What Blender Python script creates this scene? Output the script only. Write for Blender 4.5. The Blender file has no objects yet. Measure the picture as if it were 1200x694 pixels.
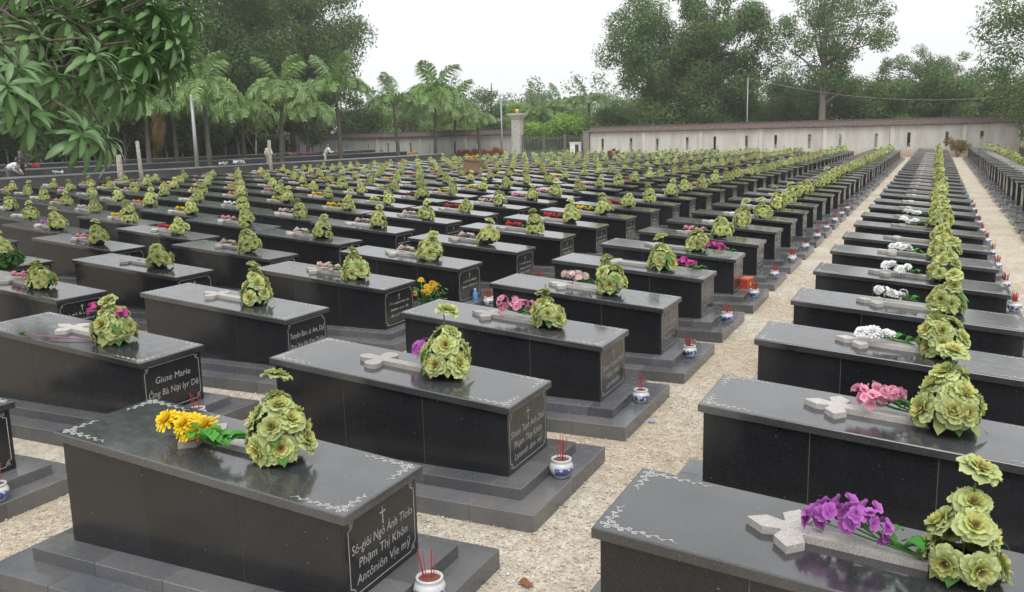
import bpy, math, random
import numpy as np
from mathutils import Matrix, Vector

R = math.radians
rnd = random.Random(7)
nrg = np.random.default_rng(7)
scene = bpy.context.scene
COL = scene.collection

# ------------------------------------------------------------------ camera
H_CAM = 2.5
LENS_F = 1038.6 / 1200.0          # focal length in image widths
PITCH, YAW, ROLL = R(10.227), R(25.517), R(-1.332)
fwd_h = np.array([-math.sin(YAW), math.cos(YAW), 0.0])
rgt = np.array([math.cos(YAW), math.sin(YAW), 0.0])
fwd = fwd_h * math.cos(PITCH) + np.array([0, 0, -math.sin(PITCH)])
upv = np.cross(rgt, fwd)
rgt, upv = (rgt * math.cos(ROLL) + upv * math.sin(ROLL), -rgt * math.sin(ROLL) + upv * math.cos(ROLL))
cam_d = bpy.data.cameras.new('camera')
cam_d.sensor_fit = 'HORIZONTAL'
cam_d.sensor_width = 36.0
cam_d.lens = 36.0 * LENS_F
cam_d.clip_start = 0.05
cam_d.clip_end = 3000
cam = bpy.data.objects.new('camera', cam_d)
COL.objects.link(cam)
cam.matrix_world = Matrix(((rgt[0], upv[0], -fwd[0], 0), (rgt[1], upv[1], -fwd[1], 0), (rgt[2], upv[2], -fwd[2], H_CAM), (0, 0, 0, 1)))
scene.camera = cam

# ------------------------------------------------------------------ sky and sun (bright overcast)
SUN_EL, SUN_AZ = R(58), R(150)     # azimuth from +Y towards +X
world = bpy.data.worlds.new('World')
scene.world = world
world.use_nodes = True
wn = world.node_tree
for n in list(wn.nodes):
    wn.nodes.remove(n)
out = wn.nodes.new('ShaderNodeOutputWorld')
bg = wn.nodes.new('ShaderNodeBackground')
bg.inputs['Strength'].default_value = 0.1
sky = wn.nodes.new('ShaderNodeTexSky')
sky.sky_type = 'NISHITA'
sky.sun_disc = False
sky.sun_elevation = SUN_EL
sky.sun_rotation = SUN_AZ
sky.dust_density = 4.0
hsv = wn.nodes.new('ShaderNodeHueSaturation')
hsv.inputs['Saturation'].default_value = 0.35
cloudmix = wn.nodes.new('ShaderNodeMix')
cloudmix.data_type = 'RGBA'
cloudmix.inputs[0].default_value = 0.9
tc = wn.nodes.new('ShaderNodeTexCoord')
nz = wn.nodes.new('ShaderNodeTexNoise')
nz.inputs['Scale'].default_value = 2.2
nz.inputs['Detail'].default_value = 5
ramp = wn.nodes.new('ShaderNodeMapRange')
ramp.inputs['From Min'].default_value = 0.3
ramp.inputs['From Max'].default_value = 0.75
ramp.inputs['To Min'].default_value = 8.4
ramp.inputs['To Max'].default_value = 9.4
cc = wn.nodes.new('ShaderNodeCombineXYZ')
wn.links.new(tc.outputs['Generated'], nz.inputs['Vector'])
wn.links.new(nz.outputs['Fac'], ramp.inputs['Value'])
sepw = wn.nodes.new('ShaderNodeSeparateXYZ')          # an overcast sky is brighter overhead than at the horizon
wn.links.new(tc.outputs['Generated'], sepw.inputs[0])
grad = wn.nodes.new('ShaderNodeMapRange')
grad.inputs['From Min'].default_value = 0.0
grad.inputs['From Max'].default_value = 1.0
grad.inputs['To Min'].default_value = 0.92
grad.inputs['To Max'].default_value = 1.35
wn.links.new(sepw.outputs[2], grad.inputs['Value'])
gm = wn.nodes.new('ShaderNodeMath'); gm.operation = 'MULTIPLY'
wn.links.new(ramp.outputs['Result'], gm.inputs[0]); wn.links.new(grad.outputs['Result'], gm.inputs[1])
for i, tnt in enumerate((0.985, 1.0, 1.012)):         # faintly cool cloud light
    tm = wn.nodes.new('ShaderNodeMath'); tm.operation = 'MULTIPLY'; tm.inputs[1].default_value = tnt
    wn.links.new(gm.outputs[0], tm.inputs[0]); wn.links.new(tm.outputs[0], cc.inputs[i])
wn.links.new(sky.outputs[0], hsv.inputs['Color'])
wn.links.new(hsv.outputs[0], cloudmix.inputs[6])
wn.links.new(cc.outputs[0], cloudmix.inputs[7])
wn.links.new(cloudmix.outputs[2], bg.inputs['Color'])
wn.links.new(bg.outputs[0], out.inputs['Surface'])

sun_d = bpy.data.lights.new('sun', 'SUN')
sun_d.energy = 1.5
sun_d.angle = R(40)
sun_d.color = (1.0, 0.97, 0.93)
sun = bpy.data.objects.new('sun', sun_d)
COL.objects.link(sun)
sdir = Vector((math.sin(SUN_AZ) * math.cos(SUN_EL), math.cos(SUN_AZ) * math.cos(SUN_EL), math.sin(SUN_EL)))
sun.rotation_euler = sdir.to_track_quat('Z', 'Y').to_euler()
sun.location = (20, -20, 40)

scene.view_settings.view_transform = 'Standard'
scene.view_settings.look = 'None'
scene.view_settings.exposure = 0.4
scene.view_settings.gamma = 1.0
scene.view_settings.use_curve_mapping = False
scene.render.engine = 'CYCLES'
scene.cycles.use_denoising = True
scene.cycles.max_bounces = 6
scene.cycles.volume_bounces = 3

# ------------------------------------------------------------------ helpers
CAMP = np.array([0, 0, H_CAM])
def ray(px, py):                       # direction towards a point of the 1200 x 694 picture
    return fwd + rgt * (px - 600) / 1038.6 - upv * (py - 347) / 1038.6
def at_dist(px, py, d):
    return CAMP + ray(px, py) * d
def at_y(px, Y):                       # ground point in a compass direction, on the line y = Y
    d = ray(px, 160); return (float(d[0] / d[1] * Y), Y, 0.0)
def at_x(px, X):
    d = ray(px, 160); return (X, float(d[1] / d[0] * X), 0.0)
def project(P):
    d = np.asarray(P, float) - CAMP
    z = d @ fwd
    if z < 0.2: return None
    return 600 + 1038.6 * (d @ rgt) / z, 347 - 1038.6 * (d @ upv) / z, z

class MB:
    """collects vertices, faces, per-vertex colours and material slots; build() links one mesh"""
    def __init__(self): self.v = []; self.f = []; self.c = []; self.m = []
    def add(self, vs, fs, col=(1, 1, 1), mi=0):
        b = len(self.v)
        self.v += [tuple(float(t) for t in p) for p in vs]
        self.f += [tuple(i + b for i in q) for q in fs]
        if len(col) == len(vs) and hasattr(col[0], '__len__'): self.c += [tuple(t) for t in col]
        else: self.c += [tuple(col)] * len(vs)
        self.m += [mi] * len(fs)
    def box(self, x0, x1, y0, y1, z0, z1, col=(1, 1, 1), mi=0):
        vs = [(x0, y0, z0), (x1, y0, z0), (x1, y1, z0), (x0, y1, z0), (x0, y0, z1), (x1, y0, z1), (x1, y1, z1), (x0, y1, z1)]
        self.add(vs, [(0, 3, 2, 1), (4, 5, 6, 7), (0, 1, 5, 4), (1, 2, 6, 5), (2, 3, 7, 6), (3, 0, 4, 7)], col, mi)
    def cbox(self, x0, x1, y0, y1, z0, z1, c=0.004, col=(1, 1, 1), mi=0):
        """box with the top edges chamfered"""
        vs = [(x0, y0, z0), (x1, y0, z0), (x1, y1, z0), (x0, y1, z0), (x0, y0, z1 - c), (x1, y0, z1 - c), (x1, y1, z1 - c), (x0, y1, z1 - c),
              (x0 + c, y0 + c, z1), (x1 - c, y0 + c, z1), (x1 - c, y1 - c, z1), (x0 + c, y1 - c, z1)]
        self.add(vs, [(0, 3, 2, 1), (0, 1, 5, 4), (1, 2, 6, 5), (2, 3, 7, 6), (3, 0, 4, 7), (4, 5, 9, 8), (5, 6, 10, 9), (6, 7, 11, 10), (7, 4, 8, 11), (8, 9, 10, 11)], col, mi)
    def tube(self, pts, rad, n=6, col=(1, 1, 1), mi=0, cap=True):
        pts = [Vector(p) for p in pts]; vs = []; fs = []
        for i, p in enumerate(pts):
            t = (pts[min(i + 1, len(pts) - 1)] - pts[max(i - 1, 0)]).normalized()
            a = t.orthogonal().normalized() if abs(t.z) > 0.95 else Vector((0, 0, 1)).cross(t).normalized()
            b = t.cross(a); r = rad[i] if hasattr(rad, '__len__') else rad
            for k in range(n):
                w = 2 * math.pi * k / n
                vs.append(p + a * (r * math.cos(w)) + b * (r * math.sin(w)))
        for i in range(len(pts) - 1):
            for k in range(n):
                fs.append((i * n + k, i * n + (k + 1) % n, (i + 1) * n + (k + 1) % n, (i + 1) * n + k))
        if cap:
            fs.append(tuple(range(n))[::-1]); fs.append(tuple((len(pts) - 1) * n + k for k in range(n)))
        self.add(vs, fs, col, mi)
    def lathe(self, prof, n=16, col=(1, 1, 1), mi=0, centre=(0, 0, 0)):
        vs = []; fs = []
        for r, z in prof:
            for k in range(n):
                w = 2 * math.pi * k / n
                vs.append((centre[0] + r * math.cos(w), centre[1] + r * math.sin(w), centre[2] + z))
        for i in range(len(prof) - 1):
            for k in range(n):
                fs.append((i * n + k, i * n + (k + 1) % n, (i + 1) * n + (k + 1) % n, (i + 1) * n + k))
        self.add(vs, fs, col, mi)
    def prism(self, poly, z0, z1, col=(1, 1, 1), mi=0):
        n = len(poly)
        vs = [(x, y, z0) for x, y in poly] + [(x, y, z1) for x, y in poly]
        fs = [tuple(range(n))[::-1], tuple(range(n, 2 * n))] + [(i, (i + 1) % n, n + (i + 1) % n, n + i) for i in range(n)]
        self.add(vs, fs, col, mi)
    def merge(self, other, M=None, tint=None):
        vs = other.v if M is None else [tuple(M @ Vector(p)) for p in other.v]
        cs = other.c if tint is None else [tuple(a * b for a, b in zip(c, tint)) for c in other.c]
        b = len(self.v); self.v += vs; self.f += [tuple(i + b for i in q) for q in other.f]; self.c += cs; self.m += other.m
    def mesh(self, name, mats, smooth=False):
        me = bpy.data.meshes.new(name)
        me.from_pydata(self.v, [], self.f)
        if not isinstance(mats, (list, tuple)): mats = [mats]
        for m in mats: me.materials.append(m)
        if len(mats) > 1: me.polygons.foreach_set('material_index', self.m)
        ca = me.color_attributes.new('Col', 'FLOAT_COLOR', 'POINT')
        arr = np.ones((len(self.v), 4), np.float32); arr[:, :3] = np.array(self.c, np.float32)[:, :3]
        ca.data.foreach_set('color', arr.ravel())
        if smooth: me.polygons.foreach_set('use_smooth', [True] * len(me.polygons))
        me.update()
        return me

def np_mesh(name, V, F, C, mat, smooth=False):
    """mesh out of numpy arrays of quads (or triangles)"""
    me = bpy.data.meshes.new(name)
    V = np.asarray(V, np.float32); F = np.asarray(F, np.int32); k = F.shape[1]
    me.vertices.add(len(V)); me.vertices.foreach_set('co', V.ravel())
    me.loops.add(F.size); me.loops.foreach_set('vertex_index', F.ravel())
    me.polygons.add(len(F)); me.polygons.foreach_set('loop_start', np.arange(0, F.size, k, dtype=np.int32))
    me.polygons.foreach_set('loop_total', np.full(len(F), k, np.int32))
    me.materials.append(mat)
    ca = me.color_attributes.new('Col', 'FLOAT_COLOR', 'POINT')
    arr = np.ones((len(V), 4), np.float32); arr[:, :3] = C
    ca.data.foreach_set('color', arr.ravel())
    if smooth: me.polygons.foreach_set('use_smooth', np.ones(len(F), bool))
    me.update(calc_edges=True)
    return me

def add(name, me, parent=None, loc=(0, 0, 0), rot=(0, 0, 0), scale=(1, 1, 1)):
    o = bpy.data.objects.new(name, me)
    COL.objects.link(o)
    o.location = loc; o.rotation_euler = rot; o.scale = scale
    if parent: o.parent = parent
    return o
def tag(o, label=None, cat=None, group=None, kind=None):
    if label: o['label'] = label
    if cat: o['category'] = cat
    if group: o['group'] = group
    if kind: o['kind'] = kind
    return o
def thing(name, label, cat, loc=(0, 0, 0), rot=(0, 0, 0), group=None):
    return tag(add(name, None, None, loc, rot), label, cat, group)
def copy_tree(o, parent=None):
    c = o.copy(); COL.objects.link(c)
    if parent: c.parent = parent
    for ch in o.children: copy_tree(ch, c)
    return c

# ------------------------------------------------------------------ materials
def new_mat(name):
    m = bpy.data.materials.new(name); m.use_nodes = True
    nt = m.node_tree; b = nt.nodes['Principled BSDF']
    return m, nt, b
def nd(nt, typ, **kw):
    n = nt.nodes.new(typ)
    for k, v in kw.items():
        if k in n.inputs: n.inputs[k].default_value = v
        else: setattr(n, k, v)
    return n
def colramp(nt, stops):
    r = nt.nodes.new('ShaderNodeValToRGB')
    e = r.color_ramp.elements
    while len(e) < len(stops): e.new(0.5)
    for el, (p, c) in zip(e, stops): el.position = p; el.color = (*c, 1)
    return r
def mixrgb(nt, a, b, fac, mode='MIX'):
    m = nt.nodes.new('ShaderNodeMix'); m.data_type = 'RGBA'; m.blend_type = mode
    for i, s in ((6, a), (7, b), (0, fac)):
        if hasattr(s, 'is_linked'): nt.links.new(s, m.inputs[i])
        elif isinstance(s, (int, float)): m.inputs[i].default_value = s
        else: m.inputs[i].default_value = (*s, 1)
    return m.outputs[2]

def mat_plain(name, col, rough=0.5, metal=0.0, bump=0.0, scale=40, var=0.12):
    m, nt, b = new_mat(name)
    pos = nd(nt, 'ShaderNodeNewGeometry')
    n = nd(nt, 'ShaderNodeTexNoise', Scale=scale, Detail=5.0)
    nt.links.new(pos.outputs['Position'], n.inputs['Vector'])
    r = colramp(nt, [(0.3, tuple(c * (1 - var) for c in col)), (0.7, tuple(min(1, c * (1 + var)) for c in col))])
    nt.links.new(n.outputs['Fac'], r.inputs[0]); nt.links.new(r.outputs[0], b.inputs['Base Color'])
    b.inputs['Roughness'].default_value = rough; b.inputs['Metallic'].default_value = metal
    if bump:
        bp = nd(nt, 'ShaderNodeBump', Strength=bump, Distance=0.01)
        nt.links.new(n.outputs['Fac'], bp.inputs['Height']); nt.links.new(bp.outputs[0], b.inputs['Normal'])
    return m

def mat_granite(name, base, rough0, rough1, speck=0.06, dust=(0.12, 0.11, 0.095), dust_amt=0.25, spec=0.5):
    m, nt, b = new_mat(name)
    pos = nd(nt, 'ShaderNodeNewGeometry')
    sp = nd(nt, 'ShaderNodeTexVoronoi', Scale=260.0)
    n1 = nd(nt, 'ShaderNodeTexNoise', Scale=2.6, Detail=4.0, Roughness=0.5)
    n2 = nd(nt, 'ShaderNodeTexNoise', Scale=14.0, Detail=4.0)
    for n in (sp, n1, n2): nt.links.new(pos.outputs['Position'], n.inputs['Vector'])
    r = colramp(nt, [(0.0, tuple(c * 0.6 for c in base)), (0.72, base), (1.0, tuple(c + speck for c in base))])
    nt.links.new(sp.outputs['Color'], r.inputs[0])
    mr = nd(nt, 'ShaderNodeMapRange'); mr.inputs['From Min'].default_value = 0.32; mr.inputs['From Max'].default_value = 0.85
    mr.inputs['To Max'].default_value = dust_amt
    nt.links.new(n1.outputs['Fac'], mr.inputs['Value'])
    mx = mixrgb(nt, r.outputs[0], dust, mr.outputs['Result'])
    dv = nd(nt, 'ShaderNodeTexVoronoi', Scale=16.0); nt.links.new(pos.outputs['Position'], dv.inputs['Vector'])
    dr = colramp(nt, [(0.035, (0.5, 0.5, 0.5)), (0.07, (0, 0, 0))]); nt.links.new(dv.outputs['Distance'], dr.inputs[0])
    ds_ = nd(nt, 'ShaderNodeSeparateColor'); nt.links.new(dv.outputs['Color'], ds_.inputs[0])
    dk = nd(nt, 'ShaderNodeMath', operation='GREATER_THAN'); nt.links.new(ds_.outputs[0], dk.inputs[0]); dk.inputs[1].default_value = 0.72
    dm = nd(nt, 'ShaderNodeMath', operation='MULTIPLY'); nt.links.new(dr.outputs[0], dm.inputs[0]); nt.links.new(dk.outputs[0], dm.inputs[1])
    mx = mixrgb(nt, mx, (0.42, 0.41, 0.38), dm.outputs[0])
    oi = nd(nt, 'ShaderNodeObjectInfo')
    vr = nd(nt, 'ShaderNodeMapRange'); vr.inputs['To Min'].default_value = 0.75; vr.inputs['To Max'].default_value = 1.3
    nt.links.new(oi.outputs['Random'], vr.inputs['Value'])
    vc = nd(nt, 'ShaderNodeCombineXYZ')
    for i in range(3): nt.links.new(vr.outputs['Result'], vc.inputs[i])
    nt.links.new(mixrgb(nt, mx, vc.outputs[0], 1.0, 'MULTIPLY'), b.inputs['Base Color'])
    rr = nd(nt, 'ShaderNodeMapRange'); rr.inputs['From Min'].default_value = 0.3; rr.inputs['From Max'].default_value = 0.7
    rr.inputs['To Min'].default_value = rough0; rr.inputs['To Max'].default_value = rough1
    nt.links.new(n2.outputs['Fac'], rr.inputs['Value']); nt.links.new(rr.outputs['Result'], b.inputs['Roughness'])
    b.inputs['Specular IOR Level'].default_value = spec
    return m

def mat_attr(name, rough=0.6, trans=0.25, var=0.25, spec=0.3):
    """colour from the mesh's own colours, varied from one object to the next"""
    m, nt, b = new_mat(name)
    a = nd(nt, 'ShaderNodeVertexColor', layer_name='Col')
    oi = nd(nt, 'ShaderNodeObjectInfo')
    mr = nd(nt, 'ShaderNodeMapRange'); mr.inputs['To Min'].default_value = 1 - var; mr.inputs['To Max'].default_value = 1 + var
    nt.links.new(oi.outputs['Random'], mr.inputs['Value'])
    cb = nd(nt, 'ShaderNodeCombineXYZ')
    for i in range(3): nt.links.new(mr.outputs['Result'], cb.inputs[i])
    c = mixrgb(nt, a.outputs['Color'], cb.outputs[0], 1.0, 'MULTIPLY')
    nt.links.new(c, b.inputs['Base Color'])
    b.inputs['Roughness'].default_value = rough; b.inputs['Specular IOR Level'].default_value = spec
    if trans:
        tr = nd(nt, 'ShaderNodeBsdfTranslucent'); nt.links.new(c, tr.inputs['Color'])
        ms = nd(nt, 'ShaderNodeMixShader'); ms.inputs[0].default_value = trans
        nt.links.new(b.outputs[0], ms.inputs[1]); nt.links.new(tr.outputs[0], ms.inputs[2])
        nt.links.new(ms.outputs[0], nt.nodes['Material Output'].inputs['Surface'])
    return m

def mat_gravel():
    m, nt, b = new_mat('gravel_bed')
    pos = nd(nt, 'ShaderNodeNewGeometry')
    v = nd(nt, 'ShaderNodeTexVoronoi', Scale=58.0)
    n = nd(nt, 'ShaderNodeTexNoise', Scale=0.7, Detail=6.0)
    n3 = nd(nt, 'ShaderNodeTexNoise', Scale=9.0, Detail=5.0)
    for k in (v, n, n3): nt.links.new(pos.outputs['Position'], k.inputs['Vector'])
    sx = nd(nt, 'ShaderNodeSeparateColor'); nt.links.new(v.outputs['Color'], sx.inputs[0])
    r = colramp(nt, [(0.0, (0.30, 0.26, 0.20)), (0.3, (0.48, 0.42, 0.33)), (0.65, (0.56, 0.50, 0.41)), (1.0, (0.70, 0.66, 0.59))])
    nt.links.new(sx.outputs[0], r.inputs[0])
    r2 = colramp(nt, [(0.36, (0.42, 0.325, 0.21)), (0.62, (0.58, 0.54, 0.47))])
    nt.links.new(n.outputs['Fac'], r2.inputs[0])
    c = mixrgb(nt, r.outputs[0], r2.outputs[0], 0.5)
    r3 = colramp(nt, [(0.3, (0.72, 0.70, 0.66)), (0.6, (1, 1, 1))]); nt.links.new(n3.outputs['Fac'], r3.inputs[0])
    nt.links.new(mixrgb(nt, c, r3.outputs[0], 1.0, 'MULTIPLY'), b.inputs['Base Color'])
    b.inputs['Roughness'].default_value = 0.9; b.inputs['Specular IOR Level'].default_value = 0.15
    bp = nd(nt, 'ShaderNodeBump', Strength=0.9, Distance=0.012); bp.invert = True
    nt.links.new(v.outputs['Distance'], bp.inputs['Height']); nt.links.new(bp.outputs[0], b.inputs['Normal'])
    return m

def mat_ground():
    m, nt, b = new_mat('earth_and_grass')
    pos = nd(nt, 'ShaderNodeNewGeometry')
    n = nd(nt, 'ShaderNodeTexNoise', Scale=0.35, Detail=8.0); nt.links.new(pos.outputs['Position'], n.inputs['Vector'])
    r = colramp(nt, [(0.35, (0.05, 0.07, 0.025)), (0.6, (0.10, 0.09, 0.05))])
    nt.links.new(n.outputs['Fac'], r.inputs[0]); nt.links.new(r.outputs[0], b.inputs['Base Color'])
    b.inputs['Roughness'].default_value = 0.95
    return m

def mat_wall(name, base, stain):
    m, nt, b = new_mat(name)
    pos = nd(nt, 'ShaderNodeNewGeometry')
    mp = nd(nt, 'ShaderNodeMapping'); mp.inputs['Scale'].default_value = (1, 1, 0.18)
    nt.links.new(pos.outputs['Position'], mp.inputs['Vector'])
    n = nd(nt, 'ShaderNodeTexNoise', Scale=1.3, Detail=8.0, Roughness=0.7); nt.links.new(mp.outputs[0], n.inputs['Vector'])
    r = colramp(nt, [(0.35, stain), (0.6, base)])
    nt.links.new(n.outputs['Fac'], r.inputs[0])
    # red earth splashed up the foot of the wall
    sep = nd(nt, 'ShaderNodeSeparateXYZ'); nt.links.new(pos.outputs['Position'], sep.inputs[0])
    n2 = nd(nt, 'ShaderNodeTexNoise', Scale=0.5, Detail=6.0); nt.links.new(pos.outputs['Position'], n2.inputs['Vector'])
    mu = nd(nt, 'ShaderNodeMath', operation='MULTIPLY_ADD'); nt.links.new(n2.outputs['Fac'], mu.inputs[0]); mu.inputs[1].default_value = -1.6
    nt.links.new(sep.outputs[2], mu.inputs[2])
    mr = nd(nt, 'ShaderNodeMapRange'); mr.inputs['From Min'].default_value = -0.6; mr.inputs['From Max'].default_value = 0.1; mr.inputs['To Min'].default_value = 0.75; mr.inputs['To Max'].default_value = 0.0
    nt.links.new(mu.outputs[0], mr.inputs['Value'])
    nt.links.new(mixrgb(nt, r.outputs[0], (0.42, 0.27, 0.17), mr.outputs['Result']), b.inputs['Base Color'])
    b.inputs['Roughness'].default_value = 0.9
    return m

M_BODY = mat_granite('black_granite', (0.0115, 0.0125, 0.015), 0.10, 0.24, 0.02, dust=(0.10, 0.10, 0.10), dust_amt=0.10)
M_LID = mat_granite('polished_granite_lid', (0.030, 0.032, 0.036), 0.07, 0.20, 0.06, dust=(0.15, 0.15, 0.145), dust_amt=0.30, spec=1.0)
M_STEP = mat_granite('grey_granite_step', (0.092, 0.099, 0.113), 0.14, 0.30, 0.05, dust=(0.22, 0.19, 0.15), dust_amt=0.45)
M_CROSS = mat_granite('pale_pink_granite', (0.38, 0.36, 0.34), 0.45, 0.6, 0.3, dust=(0.3, 0.26, 0.22), dust_amt=0.4)
M_INK = mat_plain('white_engraving', (0.38, 0.38, 0.37), 0.7, var=0.25, scale=60)
M_KALE = mat_attr('kale_petals', 0.7, 0.25, 0.16, 0.15)
M_FLOWER = mat_attr('cloth_petals', 0.7, 0.25, 0.1)
M_LEAF = mat_attr('tree_leaves', 0.6, 0.42, 0.12, 0.25)
M_GLOSSLEAF = mat_attr('glossy_leaves', 0.33, 0.15, 0.18, 0.5)
M_BARK = mat_plain('bark', (0.095, 0.082, 0.066), 0.9, bump=0.6, scale=9, var=0.4)
M_PALEBARK = mat_plain('pale_bark', (0.27, 0.25, 0.21), 0.9, bump=0.5, scale=8, var=0.35)
M_POT = mat_plain('dark_pot', (0.02, 0.016, 0.014), 0.5)
M_GRAVEL = mat_gravel()
M_GROUND = mat_ground()
M_WALL = mat_wall('wall_plaster', (0.52, 0.51, 0.48), (0.38, 0.365, 0.34))
M_PILAST = mat_wall('pilaster_plaster', (0.58, 0.57, 0.54), (0.44, 0.43, 0.40))
M_TILE = mat_plain('red_brown_coping_tile', (0.105, 0.078, 0.068), 0.85, bump=0.3, scale=6, var=0.3)
M_METAL = mat_plain('grey_metal', (0.33, 0.34, 0.35), 0.45, 0.3)
M_GATE = mat_plain('dull_green_iron', (0.11, 0.12, 0.10), 0.6, 0.2)
M_SLOT = mat_plain('dark_recess', (0.03, 0.032, 0.03), 0.8)
M_LOWWALL = mat_granite('dark_granite_cladding', (0.035, 0.039, 0.048), 0.25, 0.4, 0.03)
M_INCENSE = mat_plain('red_incense', (0.34, 0.035, 0.03), 0.8)
M_ASH = mat_plain('brown_sand', (0.16, 0.05, 0.035), 0.95, scale=200, var=0.4)

def mat_porcelain():
    m, nt, b = new_mat('blue_white_porcelain')
    tcn = nd(nt, 'ShaderNodeTexCoord')
    n = nd(nt, 'ShaderNodeTexNoise', Scale=26.0, Detail=3.0); nt.links.new(tcn.outputs['Object'], n.inputs['Vector'])
    r = colramp(nt, [(0.47, (0, 0, 0)), (0.53, (1, 1, 1))]); nt.links.new(n.outputs['Fac'], r.inputs[0])
    sep = nd(nt, 'ShaderNodeSeparateXYZ'); nt.links.new(tcn.outputs['Object'], sep.inputs[0])
    band = colramp(nt, [(0.012, (0, 0, 0)), (0.02, (1, 1, 1)), (0.06, (1, 1, 1)), (0.068, (0, 0, 0))])
    nt.links.new(sep.outputs[2], band.inputs[0])
    f = mixrgb(nt, r.outputs[0], band.outputs[0], 1.0, 'MULTIPLY')
    nt.links.new(mixrgb(nt, (0.55, 0.56, 0.57), (0.06, 0.08, 0.26), f), b.inputs['Base Color'])
    b.inputs['Roughness'].default_value = 0.15
    return m
M_PORC = mat_porcelain()

# ------------------------------------------------------------------ ground
Y0, PITCH_Y, LID_W, LID_L = 3.281, 1.858, 0.731, 2.026
Z_HEAD, Z_FOOT = 0.88, 0.706
WALL_Y = 83.0
def head_x(c): return -1.223 + 3.36 * c if c >= 0 else -4.52 - 3.41 * (-c - 1)
def lid_z(s): return Z_HEAD + (Z_FOOT - Z_HEAD) * s / LID_L
SLOPE = math.atan2(Z_HEAD - Z_FOOT, LID_L)

b = MB(); b.add([(-320, -60, -0.02), (320, -60, -0.02), (320, 420, -0.02), (-320, 420, -0.02)], [(0, 1, 2, 3)])
tag(add('ground', b.mesh('ground', M_GROUND)), kind='structure')
nx, ny = 40, 60
V = []; F = []
for j in range(ny + 1):
    for i in range(nx + 1):
        V.append((-42.0 + 64.0 * i / nx, -6.0 + (WALL_Y + 5.5) * j / ny, 0.0))
for j in range(ny):
    for i in range(nx):
        a = j * (nx + 1) + i; F.append((a, a + 1, a + nx + 2, a + nx + 1))
tag(add('gravel_ground', np_mesh('gravel_ground', np.array(V), np.array(F), 1.0, M_GRAVEL)), kind='structure')

# loose pebbles lying where the gravel is near the camera
def pebbles():
    P = []
    n = 210000
    X = nrg.uniform(-6.4, 1.2, n); Yv = nrg.uniform(2.2, 17.0, n)
    keep = np.zeros(n, bool)
    # not under the granite steps
    occ = np.zeros(n, bool)
    for c in (0, -1, -2):
        hx = head_x(c)
        for k in range(0, 9):
            y = Y0 + k * PITCH_Y
            occ |= (X > hx - 0.30) & (X < hx + LID_L + 0.30) & (Yv > y - 0.31) & (Yv < y + LID_W + 0.31)
    d = np.stack([X, Yv, np.full(n, -H_CAM)], 1); z = d @ fwd
    px = 600 + 1038.6 * (d @ rgt) / z; py = 347 - 1038.6 * (d @ upv) / z
    keep = (~occ) & (px > -60) & (px < 1260) & (py < 760) & (nrg.random(n) < np.clip(1.6 - z / 11.0, 0.05, 1.0))
    X, Yv = X[keep], Yv[keep]; n = len(X)
    base = np.array([(1, 0, 0), (-1, 0, 0), (0, 1, 0), (0, -1, 0), (0, 0, 1), (0, 0, -1)], float)
    tri = np.array([(0, 2, 4), (2, 1, 4), (1, 3, 4), (3, 0, 4), (2, 0, 5), (1, 2, 5), (3, 1, 5), (0, 3, 5)])
    s = nrg.uniform(0.0035, 0.008, n) * (1 + 0.9 * (nrg.random(n) < 0.06))
    sc = s[:, None] * nrg.uniform(0.6, 1.4, (n, 3)); sc[:, 2] *= 0.7
    a = nrg.uniform(0, 6.28, n); ca, sa = np.cos(a), np.sin(a)
    B = base[None] * sc[:, None, :] + nrg.normal(0, 0.15, (n, 6, 3)) * s[:, None, None]
    Vx = B[..., 0] * ca[:, None] - B[..., 1] * sa[:, None] + X[:, None]
    Vy = B[..., 0] * sa[:, None] + B[..., 1] * ca[:, None] + Yv[:, None]
    Vz = B[..., 2] + s[:, None] * 0.45
    Vv = np.stack([Vx, Vy, Vz], -1).reshape(-1, 3)
    Ff = (tri[None] + (np.arange(n) * 6)[:, None, None]).reshape(-1, 3)
    pal = np.array([(0.58, 0.52, 0.44), (0.55, 0.47, 0.37), (0.64, 0.60, 0.54), (0.50, 0.42, 0.32), (0.56, 0.51, 0.45), (0.42, 0.36, 0.29)])
    Cc = np.repeat(pal[nrg.integers(0, len(pal), n)] * nrg.uniform(0.8, 1.12, (n, 1)), 6, axis=0)
    return np_mesh('gravel_pebbles', Vv, Ff, Cc, mat_attr('pebble_stone', 0.85, 0.0, 0.0, 0.2))
tag(add('gravel', pebbles()), 'loose beige gravel pebbles strewn along the foreground path', 'gravel', kind='stuff')

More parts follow.
